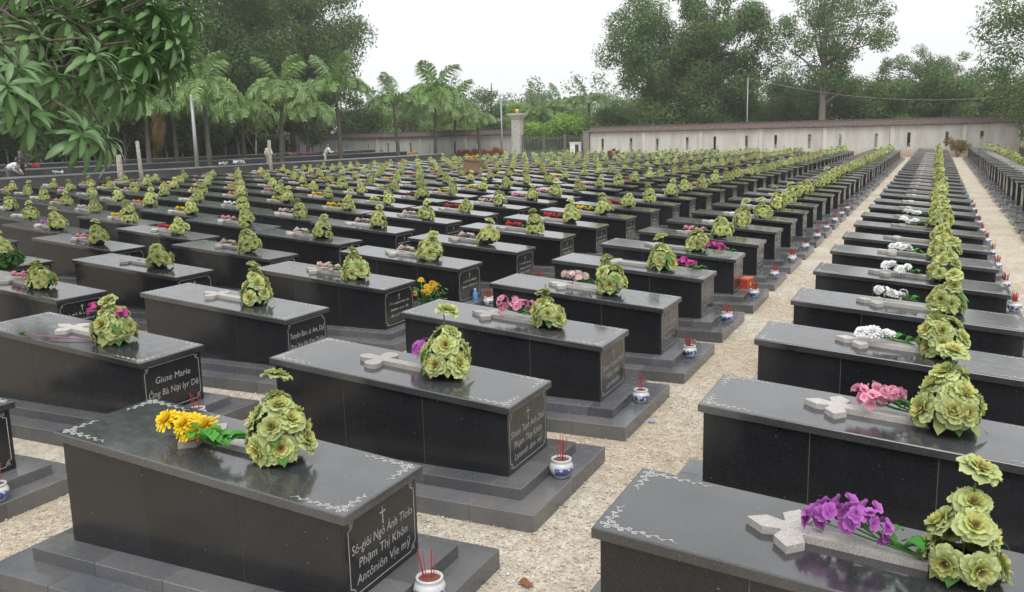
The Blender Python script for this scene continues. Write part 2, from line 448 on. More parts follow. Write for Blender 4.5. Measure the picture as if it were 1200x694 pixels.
# ------------------------------------------------------------------ tomb meshes
OV = 0.03
X1, X2 = OV, LID_L - OV
YN, YF = OV, LID_W - OV
LID_T = 0.05
Z1, Z2 = 0.123, 0.203
def lid_mesh():
    """sloping slab with a softened upper edge"""
    c = 0.007; b = MB()
    def ring(e, dz): return [(e, e, lid_z(e) + dz), (LID_L - e, e, lid_z(LID_L - e) + dz), (LID_L - e, LID_W - e, lid_z(LID_L - e) + dz), (e, LID_W - e, lid_z(e) + dz)]
    vs = ring(0, -LID_T) + ring(0, -c) + ring(c * 0.4, -c * 0.4) + ring(c, 0)
    fs = [(0, 3, 2, 1), (12, 13, 14, 15)]
    for r in range(3):
        for i in range(4): fs.append((r * 4 + i, r * 4 + (i + 1) % 4, r * 4 + 4 + (i + 1) % 4, r * 4 + 4 + i))
    b.add(vs, fs); return b
def wall_panel(x0, x1, y0, y1, inset=0.0):
    b = MB()
    t0, t1 = lid_z(x0) - LID_T - 0.001, lid_z(x1) - LID_T - 0.001
    b.add([(x0, y0, Z2 + .002), (x1, y0, Z2 + .002), (x1, y1, Z2 + .002), (x0, y1, Z2 + .002), (x0, y0, t0), (x1, y0, t1), (x1, y1, t1), (x0, y1, t0)],
          [(0, 3, 2, 1), (4, 5, 6, 7), (0, 1, 5, 4), (1, 2, 6, 5), (2, 3, 7, 6), (3, 0, 4, 7)])
    return b
ME_LID = lid_mesh().mesh('tomb_lid', M_LID)
ME_BODY = wall_panel(X1, X2, YN, YF).mesh('tomb_body', M_BODY)
M_MORTAR = mat_plain('grey_mortar', (0.16, 0.16, 0.155), 0.95)
ME_CORE = wall_panel(X1 + 0.003, X2 - 0.004, YN + 0.003, YF - 0.003).mesh('tomb_core', M_MORTAR)
G = 0.0022
xs = [X1, X1 + 0.62, X1 + 1.30, X2 - 0.012]
ME_PANN = [wall_panel(xs[i] + G * (i > 0), xs[i + 1] - G, YN, YN + 0.012).mesh('side_panel', M_BODY) for i in range(3)]
ME_PANF = [wall_panel(xs[i] + G * (i > 0), xs[i + 1] - G, YF - 0.012, YF).mesh('side_panel', M_BODY) for i in range(3)]
ME_FOOT = wall_panel(X2 - 0.012, X2, YN, YF).mesh('foot_panel', M_BODY)
ME_HEAD = wall_panel(X1 - 0.004, X1 + 0.008, YN + 0.012 + G, YF - 0.012 - G).mesh('head_panel', M_BODY)
E1, E2 = 0.3165, 0.13            # how far the two steps stand out
def box_mesh(name, mat, *a, c=0.004):
    b = MB(); b.cbox(*a, c=c); return b.mesh(name, mat)
ME_STEP1 = box_mesh('lower_step', M_STEP, -0.307, LID_L + 0.307, -E1, LID_W + E1, -0.01, Z1)
ME_STEP2 = box_mesh('upper_step', M_STEP, -E2, LID_L + 0.137, -E2, LID_W + E2, Z1 - .002, Z2)
def slabs(x0, x1, y0, y1, inn, z0, z1, xf, nlong):
    """granite pieces of one step: strips along both sides, two across the foot, one across the head"""
    out = []
    xa = x0 + inn
    L = (xf - x0) / nlong
    for i in range(nlong):
        a, bb = x0 + i * L + G, x0 + (i + 1) * L - G
        out.append((a, bb, y0, y0 + inn, z0, z1)); out.append((a, bb, y1 - inn, y1, z0, z1))
    ym = (y0 + y1) / 2
    out.append((xf + G, x1, y0, ym - G, z0, z1)); out.append((xf + G, x1, ym + G, y1, z0, z1))
    out.append((x0, xa, y0 + inn + 2 * G, y1 - inn - 2 * G, z0, z1))
    return out
ME_SLAB1 = [box_mesh('step_slab', M_STEP, *s) for s in slabs(-0.307, LID_L + 0.307, -E1, LID_W + E1, 0.29, -0.01, Z1, LID_L - 0.16, 4)]
ME_SLAB2 = [box_mesh('step_slab', M_STEP, *s) for s in slabs(-E2, LID_L + 0.137, -E2, LID_W + E2, 0.20, Z1 + 0.001, Z2, LID_L - 0.09, 4)]
ME_MORT1 = box_mesh('mortar_bed', M_MORTAR, -0.303, LID_L + 0.303, -E1 + .004, LID_W + E1 - .004, 0, Z1 - .004)
ME_MORT2 = box_mesh('mortar_bed', M_MORTAR, -E2 + .004, LID_L + 0.133, -E2 + .004, LID_W + E2 - .004, Z1 + .002, Z2 - .004)
def cross_mesh(kind):
    cx, cy = 0.765, 0.385
    w = 0.042
    P = []
    if kind == 0:      # pointed arms
        arm = [(0.05, -w), (0.12, -0.062), (0.195, 0.0), (0.12, 0.062), (0.05, w)]
    else:              # rounded arms
        arm = [(0.045, -w)] + [(0.125 + 0.06 * math.cos(t), 0.062 * math.sin(t)) for t in np.linspace(-1.9, 1.9, 9)] + [(0.045, w)]
    for q in (math.pi / 2, math.pi, -math.pi / 2):
        for (a, s) in arm: P.append((cx + a * math.cos(q) - s * math.sin(q), cy + a * math.sin(q) + s * math.cos(q)))
    P += [(cx + 0.52, cy - w), (cx + 0.52, cy + w)]
    b = MB(); b.prism(P, 0.0, 0.034)
    b.v = [(x, y, lid_z(x) + z) for x, y, z in b.v]
    return b.mesh('cross', M_CROSS)
ME_CROSS = [cross_mesh(0), cross_mesh(1)]

def ribbon(b, pts, w, closed=False):
    pts = [np.array(p, float) for p in pts]; n = len(pts); vs = []
    for i, p in enumerate(pts):
        t = pts[min(i + 1, n - 1)] - pts[max(i - 1, 0)]; t /= (np.linalg.norm(t) + 1e-9)
        ww = w[i] if hasattr(w, '__len__') else w
        nrm = np.array([-t[1], t[0]]) * ww / 2
        vs += [(*(p + nrm), 0), (*(p - nrm), 0)]
    b.add(vs, [(2 * i, 2 * i + 1, 2 * i + 3, 2 * i + 2) for i in range(n - 1)])
def corner_scroll(sx, sy, name):
    """engraved corner vine: two wavy stems with curls and leaves, meeting at the corner"""
    b = MB(); rr = random.Random(3)
    for axis, L in ((0, 0.30), (1, 0.21)):
        put = (lambda a, o: (a, o)) if axis == 0 else (lambda a, o: (o, a))
        pts = []
        for i in range(25):
            t = i / 24; pts.append((0.04 + L * t, 0.05 + 0.007 * math.sin(t * L * 95)))
        ribbon(b, [put(*p) for p in pts], [0.007 * (1 - 0.4 * i / 24) for i in range(25)])
        n = int(L / 0.03)
        for i in range(n):                      # small curls on alternate sides, shrinking outwards
            a0 = 0.055 + 0.03 * i; side = 1 if i % 2 else -1; s = 1 - 0.5 * i / n
            cur = []
            for q in range(12):
                w = q / 11 * 8.5; r0 = 0.0165 * s * (1 - q / 13)
                cur.append(put(a0 + r0 * math.sin(w), 0.05 + side * (0.017 * s - r0 * math.cos(w))))
            ribbon(b, cur, [0.0062 * s] * 12)
            lf = [put(a0 + 0.014, 0.05 - side * 0.004), put(a0 + 0.022, 0.05 - side * 0.013 * s), put(a0 + 0.033, 0.05 - side * 0.019 * s)]
            ribbon(b, lf, [0.002, 0.009 * s, 0.001])
    b.v = [((x if sx > 0 else LID_L - x), (y if sy > 0 else LID_W - y), 0) for x, y, z in b.v]
    b.v = [(x, y, lid_z(x) + 0.0012) for x, y, z in b.v]
    if sx * sy < 0: b.f = [q[::-1] for q in b.f]
    return b.mesh(name, M_INK)
ME_SCROLL = [corner_scroll(sx, sy, 'engraved_scroll') for sx in (1, -1) for sy in (1, -1)]
ZB, ZT = Z2 + 0.035, lid_z(X2) - LID_T - 0.02
def frame_mesh():
    b = MB(); y0, y1, z0, z1 = YN + 0.03, YF - 0.03, ZB, ZT; c = 0.045
    pts = []
    for (cy, cz, a0) in ((y0, z0, 90), (y1, z0, 180), (y1, z1, 270), (y0, z1, 0)):   # notched corners
        for q in range(6):
            a = R(a0 - 90 * q / 5)
            pts.append((cy + c * math.cos(a), cz + c * math.sin(a)))
    pts.append(pts[0])
    ribbon(b, pts, 0.006)
    for (cy, cz, dy, dz) in ((y0, z0, 1, 1), (y1, z0, -1, 1), (y1, z1, -1, -1), (y0, z1, 1, -1)):
        for q in range(3):
            ribbon(b, [(cy + dy * (0.01 + 0.012 * q), cz + dz * 0.004), (cy + dy * (0.02 + 0.012 * q), cz + dz * (0.018 - 0.004 * q)), (cy + dy * (0.012 + 0.012 * q), cz + dz * 0.028)], 0.005)
    b.v = [(X2 + 0.0014, x, y) for x, y, z in b.v]
    return b.mesh('engraved_frame', M_INK)
ME_FRAME = frame_mesh()
def ghost_lines(seed, nl):
    """lettering too small to read in the photograph: rows of short strokes"""
    rr = random.Random(seed); b = MB(); ym = LID_W / 2
    top = ZT - 0.13
    ribbon(b, [(ym, ZT - 0.035), (ym, ZT - 0.115)], 0.009); ribbon(b, [(ym - 0.02, ZT - 0.06), (ym + 0.02, ZT - 0.06)], 0.009)
    for l in range(nl):
        z = top - 0.03 - l * 0.075; half = rr.uniform(0.17, 0.24); y = ym - half
        while y < ym + half:
            h = rr.choice((0.024, 0.024, 0.036)); w = rr.uniform(0.010, 0.018)
            ribbon(b, [(y, z), (y + rr.uniform(-.003, .006), z + h)], 0.0065)
            if rr.random() < 0.8: ribbon(b, [(y, z + (0.0 if rr.random() < .5 else 0.022)), (y + w, z + 0.012), (y + w, z)], 0.0055)
            y += w + rr.choice((0.008, 0.008, 0.026))
    b.v = [(X2 + 0.0014, x, y) for x, y, z in b.v]
    return b.mesh('inscription', M_INK)
ME_GHOST = [ghost_lines(s, 3 if s % 2 else 2) for s in range(6)]
def text_mesh(s, size, cy, cz):
    cu = bpy.data.curves.new('inscription', 'FONT'); cu.body = s; cu.size = size; cu.align_x = 'CENTER'; cu.resolution_u = 2; cu.shear = 0.12
    cu.offset = 0.0
    o = bpy.data.objects.new('tmp_text', cu); COL.objects.link(o)
    bpy.context.view_layer.update()
    me = bpy.data.meshes.new_from_object(o)
    wmax = max((abs(v.co.x) for v in me.vertices), default=1); k = min(1.0, 0.285 / max(wmax, 1e-4))
    for v in me.vertices: v.co = (X2 + 0.0014, cy + v.co.x * k, cz + v.co.y)
    bpy.data.objects.remove(o); bpy.data.curves.remove(cu)
    me.materials.clear(); me.materials.append(M_INK); me.name = 'inscription'
    return me
TEXTS = {(-1, 0): ['Sô-giôi Ngô Ánh Tlolo', 'Phạm Thị Khôn', 'Antôniôn Vịe mỹ'], (-2, 1): ['Giuse Marie', 'Ông Bà Nại Iyr Dê'],
         (-1, 1): ['Simon Tanh Anh Dình', 'Phạm Thp Khôn', 'Lanmnh don mỹ'], (-2, 2): ['Tanyân Ban, sl. Am, Dal', 'Dna Vya Jila Kim Duâin'],
         (-1, 2): ['Tanan Tanquk danh', 'Nhân dnhân', 'Lamnhânhân']}
def smallcross():
    b = MB(); ym = LID_W / 2
    ribbon(b, [(ym, ZT - 0.03), (ym, ZT - 0.125)], [0.006, 0.011]); ribbon(b, [(ym - 0.027, ZT - 0.06), (ym + 0.027, ZT - 0.06)], 0.009)
    b.v = [(X2 + 0.0014, x, y) for x, y, z in b.v]
    return b.mesh('engraved_cross', M_INK)
ME_SMALLCROSS = smallcross()

# ------------------------------------------------------------------ kale bouquet meshes
PROF = {1: [(0, .45), (1, 1.0)], 2: [(0, .35), (.6, 1.0), (1, .62)], 3: [(0, .35), (.5, .95), (.86, .95), (1, .5)], 4: [(0, .3), (.4, .85), (.72, 1.0), (.92, .82), (1, .45)]}
def petal(b, rr, r0, r1, w, lift, curl, az, c0, c1, nu, nv, ruff):
    """one rounded, frilled petal pointing outwards at azimuth az"""
    vs = []; cs = []
    ph = rr.uniform(0, 6.28)
    ca, sa = math.cos(az), math.sin(az)
    for u, k in PROF[nu]:
        rad = r0 + (r1 - r0) * u
        hgt = lift * u - curl * u * u
        for j in range(nv + 1):
            v = -1 + 2 * j / nv
            edge = max(abs(v), u) ** 3
            z = hgt + ruff * edge * math.sin(v * 5.0 + ph + u * 2) + 0.22 * w * v * v
            x = rad - 0.10 * w * v * v + ruff * .5 * edge * math.cos(v * 6 + ph)
            y = v * w * k
            vs.append((x * ca - y * sa, x * sa + y * ca, z))
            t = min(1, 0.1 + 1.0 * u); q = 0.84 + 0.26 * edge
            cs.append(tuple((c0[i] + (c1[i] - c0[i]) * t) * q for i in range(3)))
    fs = []
    for i in range(nu):
        for j in range(nv):
            a = i * (nv + 1) + j; fs.append((a, a + 1, a + nv + 2, a + nv + 1))
    b.add(vs, fs, cs)
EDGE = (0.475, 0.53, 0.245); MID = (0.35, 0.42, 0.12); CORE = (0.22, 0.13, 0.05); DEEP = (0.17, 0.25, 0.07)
def rosette(seed, rad=0.105, nu=4, nv=6, detail=1):
    rr = random.Random(seed); b = MB()
    yel = (0.54, 0.55, 0.19)
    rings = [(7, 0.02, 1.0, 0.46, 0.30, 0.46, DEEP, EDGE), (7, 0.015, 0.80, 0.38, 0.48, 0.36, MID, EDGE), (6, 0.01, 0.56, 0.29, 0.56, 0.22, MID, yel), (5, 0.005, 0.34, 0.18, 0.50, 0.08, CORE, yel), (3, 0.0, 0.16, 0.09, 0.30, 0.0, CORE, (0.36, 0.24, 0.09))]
    if detail == 0: rings = [(6, 0.02, 1.0, 0.5, 0.25, 0.3, DEEP, EDGE), (5, 0.01, 0.7, 0.4, 0.5, 0.15, MID, EDGE)]
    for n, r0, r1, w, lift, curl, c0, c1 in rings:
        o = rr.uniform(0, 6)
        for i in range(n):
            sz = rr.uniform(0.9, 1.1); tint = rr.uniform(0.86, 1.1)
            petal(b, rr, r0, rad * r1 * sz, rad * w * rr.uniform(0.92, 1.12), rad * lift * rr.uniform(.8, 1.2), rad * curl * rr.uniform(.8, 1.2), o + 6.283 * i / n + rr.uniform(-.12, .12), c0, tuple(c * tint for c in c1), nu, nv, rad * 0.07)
    return b
def orient(p, d, spin, s=1.0):
    d = Vector(d).normalized()
    q = Vector((0, 0, 1)).rotation_difference(d)
    return Matrix.Translation(p) @ q.to_matrix().to_4x4() @ Matrix.Rotation(spin, 4, 'Z') @ Matrix.Scale(s, 4)
def bouquet_layout(seed, style):
    """(position, facing, size) of every head: a loose dome, then a tier or a single head on a stalk"""
    rr = random.Random(seed * 31 + 5); L = []
    o = rr.uniform(0, 6)
    lx, ly = rr.uniform(-.035, .035), rr.uniform(-.035, .035); hs = rr.uniform(.88, 1.12)
    n = rr.choice((6, 7))
    for i in range(n):
        a = o + 6.283 * i / n + rr.uniform(-.25, .25); r = 0.142 * rr.uniform(0.82, 1.14)
        L.append(((r * math.cos(a), r * math.sin(a), 0.105 + rr.uniform(-.035, .045)), (math.cos(a), math.sin(a), 0.3 + rr.uniform(-.35, .4)), rr.uniform(0.72, 0.98)))
    n = rr.choice((4, 5)) if style != 2 else 4
    for i in range(n):
        a = o + 0.5 + 6.283 * i / n + rr.uniform(-.3, .3); r = 0.102 * rr.uniform(0.75, 1.2)
        L.append(((lx * .4 + r * math.cos(a), ly * .4 + r * math.sin(a), (0.205 + rr.uniform(-.03, .04)) * hs), (math.cos(a), math.sin(a), 0.75 + rr.uniform(-.3, .4)), rr.uniform(0.74, 0.95)))
    for i in range(2):
        a = o + 1.1 + 3.14 * i + rr.uniform(-.6, .6)
        L.append(((lx + .04 * math.cos(a), ly + .04 * math.sin(a), (0.285 + rr.uniform(-.02, .025)) * hs), (.6 * math.cos(a), .6 * math.sin(a) - .2, 1), rr.uniform(.7, .85)))
    if style == 0: L.append(((lx * 1.6, ly * 1.6, 0.43 * hs), (rr.uniform(-.3, .35), -0.35, 1), 0.84))   # single head on a stalk
    elif style == 1: L += [((lx * 1.3, ly * 1.3, 0.375 * hs), (rr.uniform(-.3, .3), -0.3, 1), 0.78)]
    return L
ROS = [rosette(s) for s in range(4)]
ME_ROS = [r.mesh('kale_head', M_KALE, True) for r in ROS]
ROS_LOW = [rosette(s + 10, 0.112, 2, 4) for s in range(2)]
ROS_TINY = [rosette(s + 20, 0.125, 1, 2, 0) for s in range(2)]
def base_leaves(seed):
    rr = random.Random(seed); b = MB()
    for i in range(13):
        a = 6.283 * i / 9 + rr.uniform(-.2, .2); L = rr.uniform(0.15, 0.21); w = 0.045; dz = 0.0 if i < 9 else 0.11
        ca, sa = math.cos(a), math.sin(a)
        prof = [(0.05, 0.10, 0.3), (0.11, 0.10, 1.0), (L * 0.85, 0.045, 0.7), (L, 0.012, 0.05)]
        vs = []; cs = []
        for (r, z, k) in prof:
            for v in (-1, 0, 1):
                y = v * w * k; vs.append((r * ca - y * sa, r * sa + y * ca, z + dz + (0.0 if v else -0.006))); cs.append((0.30, 0.36, 0.13) if i % 3 else (0.08, 0.2, 0.05))
        b.add(vs, [(q * 3 + p, q * 3 + p + 1, q * 3 + p + 4, q * 3 + p + 3) for q in range(3) for p in range(2)], cs)
    b.tube([(0, 0, 0.08), (0.005, 0.004, 0.42)], 0.005, 5, (0.12, 0.22, 0.06))
    return b
ME_BLEAF = [base_leaves(s).mesh('leaves', M_KALE) for s in range(3)]
def pot():
    b = MB(); b.lathe([(0.0, -0.002), (0.075, -0.002), (0.1, 0.03), (0.115, 0.085), (0.105, 0.09), (0.09, 0.075), (0.0, 0.075)], 14); return b
ME_POTM = pot().mesh('pot', M_POT, True)
def far_bouquet(seed, style, lib, name):
    b = MB(); rr = random.Random(seed)
    for (p, d, s) in bouquet_layout(seed, style):
        b.merge(rr.choice(lib), orient(p, d, rr.uniform(0, 6), s), [rr.uniform(.85, 1.12)] * 3)
    return b
FB = [far_bouquet(s, s % 3, ROS_LOW, 'x') for s in range(6)]
ME_FB = [f.mesh('kale_heads', M_KALE) for f in FB]
TB = [far_bouquet(s + 40, s % 3, ROS_TINY, 'x') for s in range(3)]

# ------------------------------------------------------------------ loose flower bunches
PAL = {'purple': ((0.34, 0.06, 0.37), (0.48, 0.15, 0.50)), 'pink': ((0.62, 0.16, 0.30), (0.72, 0.34, 0.45)), 'white': ((0.74, 0.75, 0.74), (0.84, 0.84, 0.84)),
       'yellow': ((0.70, 0.42, 0.01), (0.78, 0.60, 0.03)), 'orange': ((0.68, 0.22, 0.02), (0.75, 0.36, 0.04)), 'red': ((0.46, 0.015, 0.03), (0.58, 0.05, 0.07)),
       'magenta': ((0.50, 0.03, 0.24), (0.6, 0.1, 0.36)), 'pale pink': ((0.60, 0.40, 0.38), (0.68, 0.54, 0.50)), 'yellow green': ((0.5, 0.55, 0.02), (0.66, 0.62, 0.04)), 'dark red': ((0.2, 0.03, 0.03), (0.3, 0.06, 0.06))}
def bloom(colname, seed, rad, kind):
    """one cloth flower, axis along +z"""
    rr = random.Random(seed); b = MB(); c0, c1 = PAL[colname]
    if kind == 'daisy':        # full many-petalled head
        for n, r1, lift in ((12, 1.0, 0.15), (11, 0.85, 0.4), (9, 0.62, 0.7), (6, 0.4, 0.85)):
            o = rr.uniform(0, 6)
            for i in range(n):
                petal(b, rr, rad * 0.08, rad * r1 * rr.uniform(.9, 1.1), rad * 0.16, rad * lift, rad * 0.3, o + 6.283 * i / n, c0, c1, 2, 2, rad * 0.03)
    else:                      # cluster of small cupped blossoms
        for k in range(7):
            d = Vector((rr.gauss(0, 1), rr.gauss(0, 1), rr.uniform(0, 1.4))).normalized()
            sub = MB(); o = rr.uniform(0, 6)
            for i in range(5): petal(sub, rr, rad * 0.03, rad * 0.48, rad * 0.26, rad * 0.25, rad * 0.12, o + 6.283 * i / 5, c0, c1, 2, 2, rad * 0.05)
            b.merge(sub, orient(d * rad * 0.55, d, rr.uniform(0, 6)), [rr.uniform(.8, 1.1)] * 3)
    return b
def bunch_leafs(seed, L):
    rr = random.Random(seed); b = MB()
    for i in range(7):
        x = rr.uniform(0.35, 0.9) * L; a = rr.choice((-1, 1)) * rr.uniform(0.3, 1.1); l = rr.uniform(0.07, 0.12); w = l * 0.28
        ca, sa = math.cos(a), math.sin(a); vs = []; z0 = rr.uniform(0.01, 0.05)
        for u, k, dz in ((0, 0.15, 0), (0.4, 1, 0.03), (0.8, 0.7, 0.025), (1, 0.05, 0.01)):
            for v in (-1, 0, 1): vs.append((x + u * l * ca - v * w * k * sa, u * l * sa + v * w * k * ca, z0 + dz + (0.006 if v else 0)))
        g = rr.uniform(0.7, 1.3)
        b.add(vs, [(q * 3 + p, q * 3 + p + 1, q * 3 + p + 4, q * 3 + p + 3) for q in range(3) for p in range(2)], (0.05 * g, 0.20 * g, 0.03 * g))
    return b
BUNCH_CACHE = {}
def bunch_meshes(colname, kind, seed):
    key = (colname, kind, seed)
    if key not in BUNCH_CACHE:
        BUNCH_CACHE[key] = bloom(colname, seed, 0.062 if kind == 'daisy' else 0.06, kind).mesh('bloom', M_FLOWER, True)
    return BUNCH_CACHE[key]
def far_bunch(colname, seed):
    rr = random.Random(seed); b = MB(); c0, c1 = PAL[colname]
    for i in range(9):
        x, y = rr.uniform(0.0, 0.36), rr.uniform(-.07, .07)
        for n, r1 in ((6, 1.0), (4, 0.55)):
            sub = MB(); o = rr.uniform(0, 6)
            for q in range(n): petal(sub, rr, 0.004, 0.05 * r1, 0.026, 0.025 + 0.02 * (r1 < 1), 0.012, o + 6.283 * q / n, c0, c1, 1, 2, 0.005)
            b.merge(sub, orient((x, y, 0.03 + rr.uniform(0, .035)), (rr.uniform(-.5, .3), rr.uniform(-.7, .4), 1), 0), [rr.uniform(.8, 1.1)] * 3)
    b.merge(bunch_leafs(seed, 0.42))
    return b
ME_FARBUNCH = {c: [far_bunch(c, s).mesh('blooms', M_FLOWER) for s in range(2)] for c in PAL}

# ------------------------------------------------------------------ placing the tombs
ORD = ['first', 'second', 'third', 'fourth', 'fifth', 'sixth', 'seventh', 'eighth', 'ninth', 'tenth', 'eleventh', 'twelfth', 'thirteenth', 'fourteenth', 'fifteenth', 'sixteenth', 'seventeenth', 'eighteenth', 'nineteenth', 'twentieth']
TENS = {20: 'twenty', 30: 'thirty', 40: 'forty'}
def ordinal(n):                      # n from 1
    if n <= 20: return ORD[n - 1]
    if n % 10 == 0: return {30: 'thirtieth', 40: 'fortieth'}[n]
    return TENS[n // 10 * 10] + '-' + ORD[n % 10 - 1]
def col_phrase(c):
    if c == 0: return 'column right of central path'
    if c > 0: return ORD[c] + ' column right of central path'
    return ORD[-c - 1] + ' column left of central path'
KMAX = 40
cells = []
for c in range(-10, 4):
    for k in range(0, KMAX):
        hx, y = head_x(c), Y0 + k * PITCH_Y
        qs = [project((hx + sx, y + sy, sz)) for sx, sy, sz in ((0, 0, .85), (LID_L, 0, .7), (0, .7, .85), (LID_L, .7, .7), (1.3, .3, 1.3), (LID_L + .3, .3, 0))]
        if any(q is None for q in qs): continue
        if max(q[0] for q in qs) < -25 or min(q[0] for q in qs) > 1225 or min(q[1] for q in qs) > 700: continue
        cells.append((qs[4][2], c, k))
cells.sort()
rank = {}
per = {}
for d, c, k in cells: per.setdefault(c, []).append(k)
for c in per:
    for i, k in enumerate(sorted(per[c])): rank[(c, k)] = i + 1
def where(c, k): return ordinal(rank[(c, k)]), col_phrase(c)

BUNCH = {(-2, 1): ('magenta', 'cluster'), (0, 0): ('purple', 'cluster'), (0, 1): ('pink', 'cluster'), (0, 2): ('white', 'daisy'), (0, 3): ('white', 'cluster'), (0, 4): ('white', 'daisy'), (0, 5): ('white', 'daisy'), (0, 7): ('white', 'daisy'), (0, 8): ('white', 'daisy'),
         (-1, 0): ('yellow', 'daisy'), (-1, 1): ('purple', 'cluster'), (-1, 2): ('pink', 'cluster'), (-1, 4): ('magenta', 'cluster'), (-1, 5): ('magenta', 'cluster'), (-1, 3): ('pale pink', 'cluster')}
for s_ in '''-7 8 y;-6 8 o;-5 7 y;-8 12 y;-7 11 y;-5 9 yg;-4 8 y;-6 12 y;-4 11 y;-4 9 yg;-5 17 y;-6 15 y;-4 12 y;-10 28 o;-10 27 o;-4 16 y;-3 8 r;-4 10 dr;-2 6 r;-2 7 r;-2 9 r;-3 7 pp;-2 5 pp;-3 10 p;-3 9 pp;-4 6 p;-5 8 w;-4 7 pp;-3 5 pp;-3 4 pp;-3 6 pp;-6 11 p;-5 5 pu;-4 4 p;-3 2 p;-6 7 pp;-1 19 y;-2 3 pp;-2 4 pp;-1 6 p;-8 13 o'''.split(';'):
    c_, k_, t_ = s_.split()
    BUNCH[(int(c_), int(k_))] = ({'y': 'yellow', 'o': 'orange', 'yg': 'yellow green', 'r': 'red', 'dr': 'dark red', 'pp': 'pale pink', 'p': 'pink', 'w': 'white', 'pu': 'purple'}[t_], 'far')
br = random.Random(99)
for d, c, k in cells:
    if (c, k) not in BUNCH and c <= -2 and br.random() < 0.55 and k > 4:
        BUNCH[(c, k)] = (br.choice(['pale pink', 'white', 'yellow', 'yellow', 'pale pink', 'orange', 'red', 'pink', 'yellow']), 'far')

NEAR_D = 13.5
def jit(c, k, a): return random.Random(c * 1000 + k * 7 + a)
def make_tomb(c, k, near):
    j = jit(c, k, 1)
    loc = (head_x(c) + (j.uniform(-.02, .02) if k > 2 else 0), Y0 + k * PITCH_Y + (j.uniform(-.025, .025) if k > 2 else 0), j.uniform(-.012, .004) if k > 2 else 0)
    o, cp = where(c, k)
    bn = BUNCH.get((c, k))
    fl = ' with ' + bn[0] + ' flowers' if bn and k < 12 else ''
    if len(fl.split()) > 3: fl = ' with flowers'
    t = thing('granite_tomb', 'black granite tomb%s, %s in %s' % (fl, o, cp), 'tomb', loc, (R(j.uniform(-.35, .35)), R(j.uniform(-.2, .2)), R(j.uniform(-.5, .5))) if k > 2 else (0, 0, 0), 'black granite tombs in columns')
    lid = add('lid', ME_LID, t)
    add('cross', ME_CROSS[1 if (c, k) == (-1, 1) or (k > 3 and j.random() < .35) else 0], t)
    if near:
        add('core', ME_CORE, t)
        for m in ME_PANN + ME_PANF: add('side_panel', m, t)
        fp = add('foot_panel', ME_FOOT, t)
        add('head_panel', ME_HEAD, t)
        lo = add('lower_step', ME_MORT1, t); up = add('upper_step', ME_MORT2, t)
        for m in ME_SLAB1: add('step_slab', m, lo)
        for m in ME_SLAB2: add('step_slab', m, up)
        for m in ME_SCROLL: add('engraved_scroll', m, lid)
        add('engraved_frame', ME_FRAME, fp)
        if (c, k) in TEXTS:
            if c == -1: add('engraved_cross', ME_SMALLCROSS, fp)
            lines = TEXTS[(c, k)]; z = ZT - (0.185 if len(lines) == 3 else 0.16)
            for ln in lines:
                add('inscription', text_mesh(ln, 0.072 if len(lines) == 3 else 0.082, LID_W / 2, z), fp); z -= 0.085 if len(lines) == 3 else 0.115
        else: add('inscription', ME_GHOST[j.randrange(6)], fp)
    else:
        bo = add('body', ME_BODY, t)
        add('lower_step', ME_STEP1, t); add('upper_step', ME_STEP2, t)
        if d_of[(c, k)] < 26:
            add('inscription', ME_GHOST[j.randrange(6)], bo); add('engraved_frame', ME_FRAME, bo)
    return t
d_of = {(c, k): d for d, c, k in cells}
NO_BOUQ = set()
indiv = cells[:300]
rest = cells[300:]
for d, c, k in indiv:
    make_tomb(c, k, d < NEAR_D)

def bouquet_frame(c, k):
    j = jit(c, k, 2); s = 1.36 + j.uniform(-.04, .04); y = 0.355 + j.uniform(-.03, .03)
    return (head_x(c) + s, Y0 + k * PITCH_Y + y, lid_z(s) + 0.0045), (0, SLOPE, j.uniform(0, 6.28)), j.uniform(0.9, 1.1)
STYLE = {(-1, 0): 0, (-1, 1): 0, (0, 0): 0, (0, 1): 1, (0, 2): 1, (-1, 2): 1, (-2, 1): 1, (-2, 2): 1, (-2, 3): 1, (-1, 3): 1}
for d, c, k in indiv:
    loc, rot, s = bouquet_frame(c, k); j = jit(c, k, 3)
    o, cp = where(c, k)
    t = thing('kale_bouquet', 'pale green ornamental kale bouquet on %s tomb in %s' % (o, cp), 'bouquet', loc, rot, 'kale bouquets on the tombs')
    t.scale = (s, s, s * j.uniform(.95, 1.08))
    add('pot', ME_POTM, t)
    st = STYLE.get((c, k), j.choice((0, 1, 1, 2, 0)))
    if d < NEAR_D:
        add('leaves', ME_BLEAF[j.randrange(3)], t)
        for (p, dr, ss) in bouquet_layout(c * 50 + k, st):
            M = orient(p, dr, j.uniform(0, 6), ss)
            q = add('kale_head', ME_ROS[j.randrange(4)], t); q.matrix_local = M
    else:
        tag(add('kale_heads', ME_FB[(j.randrange(2)) * 3 + st], t), kind='stuff')
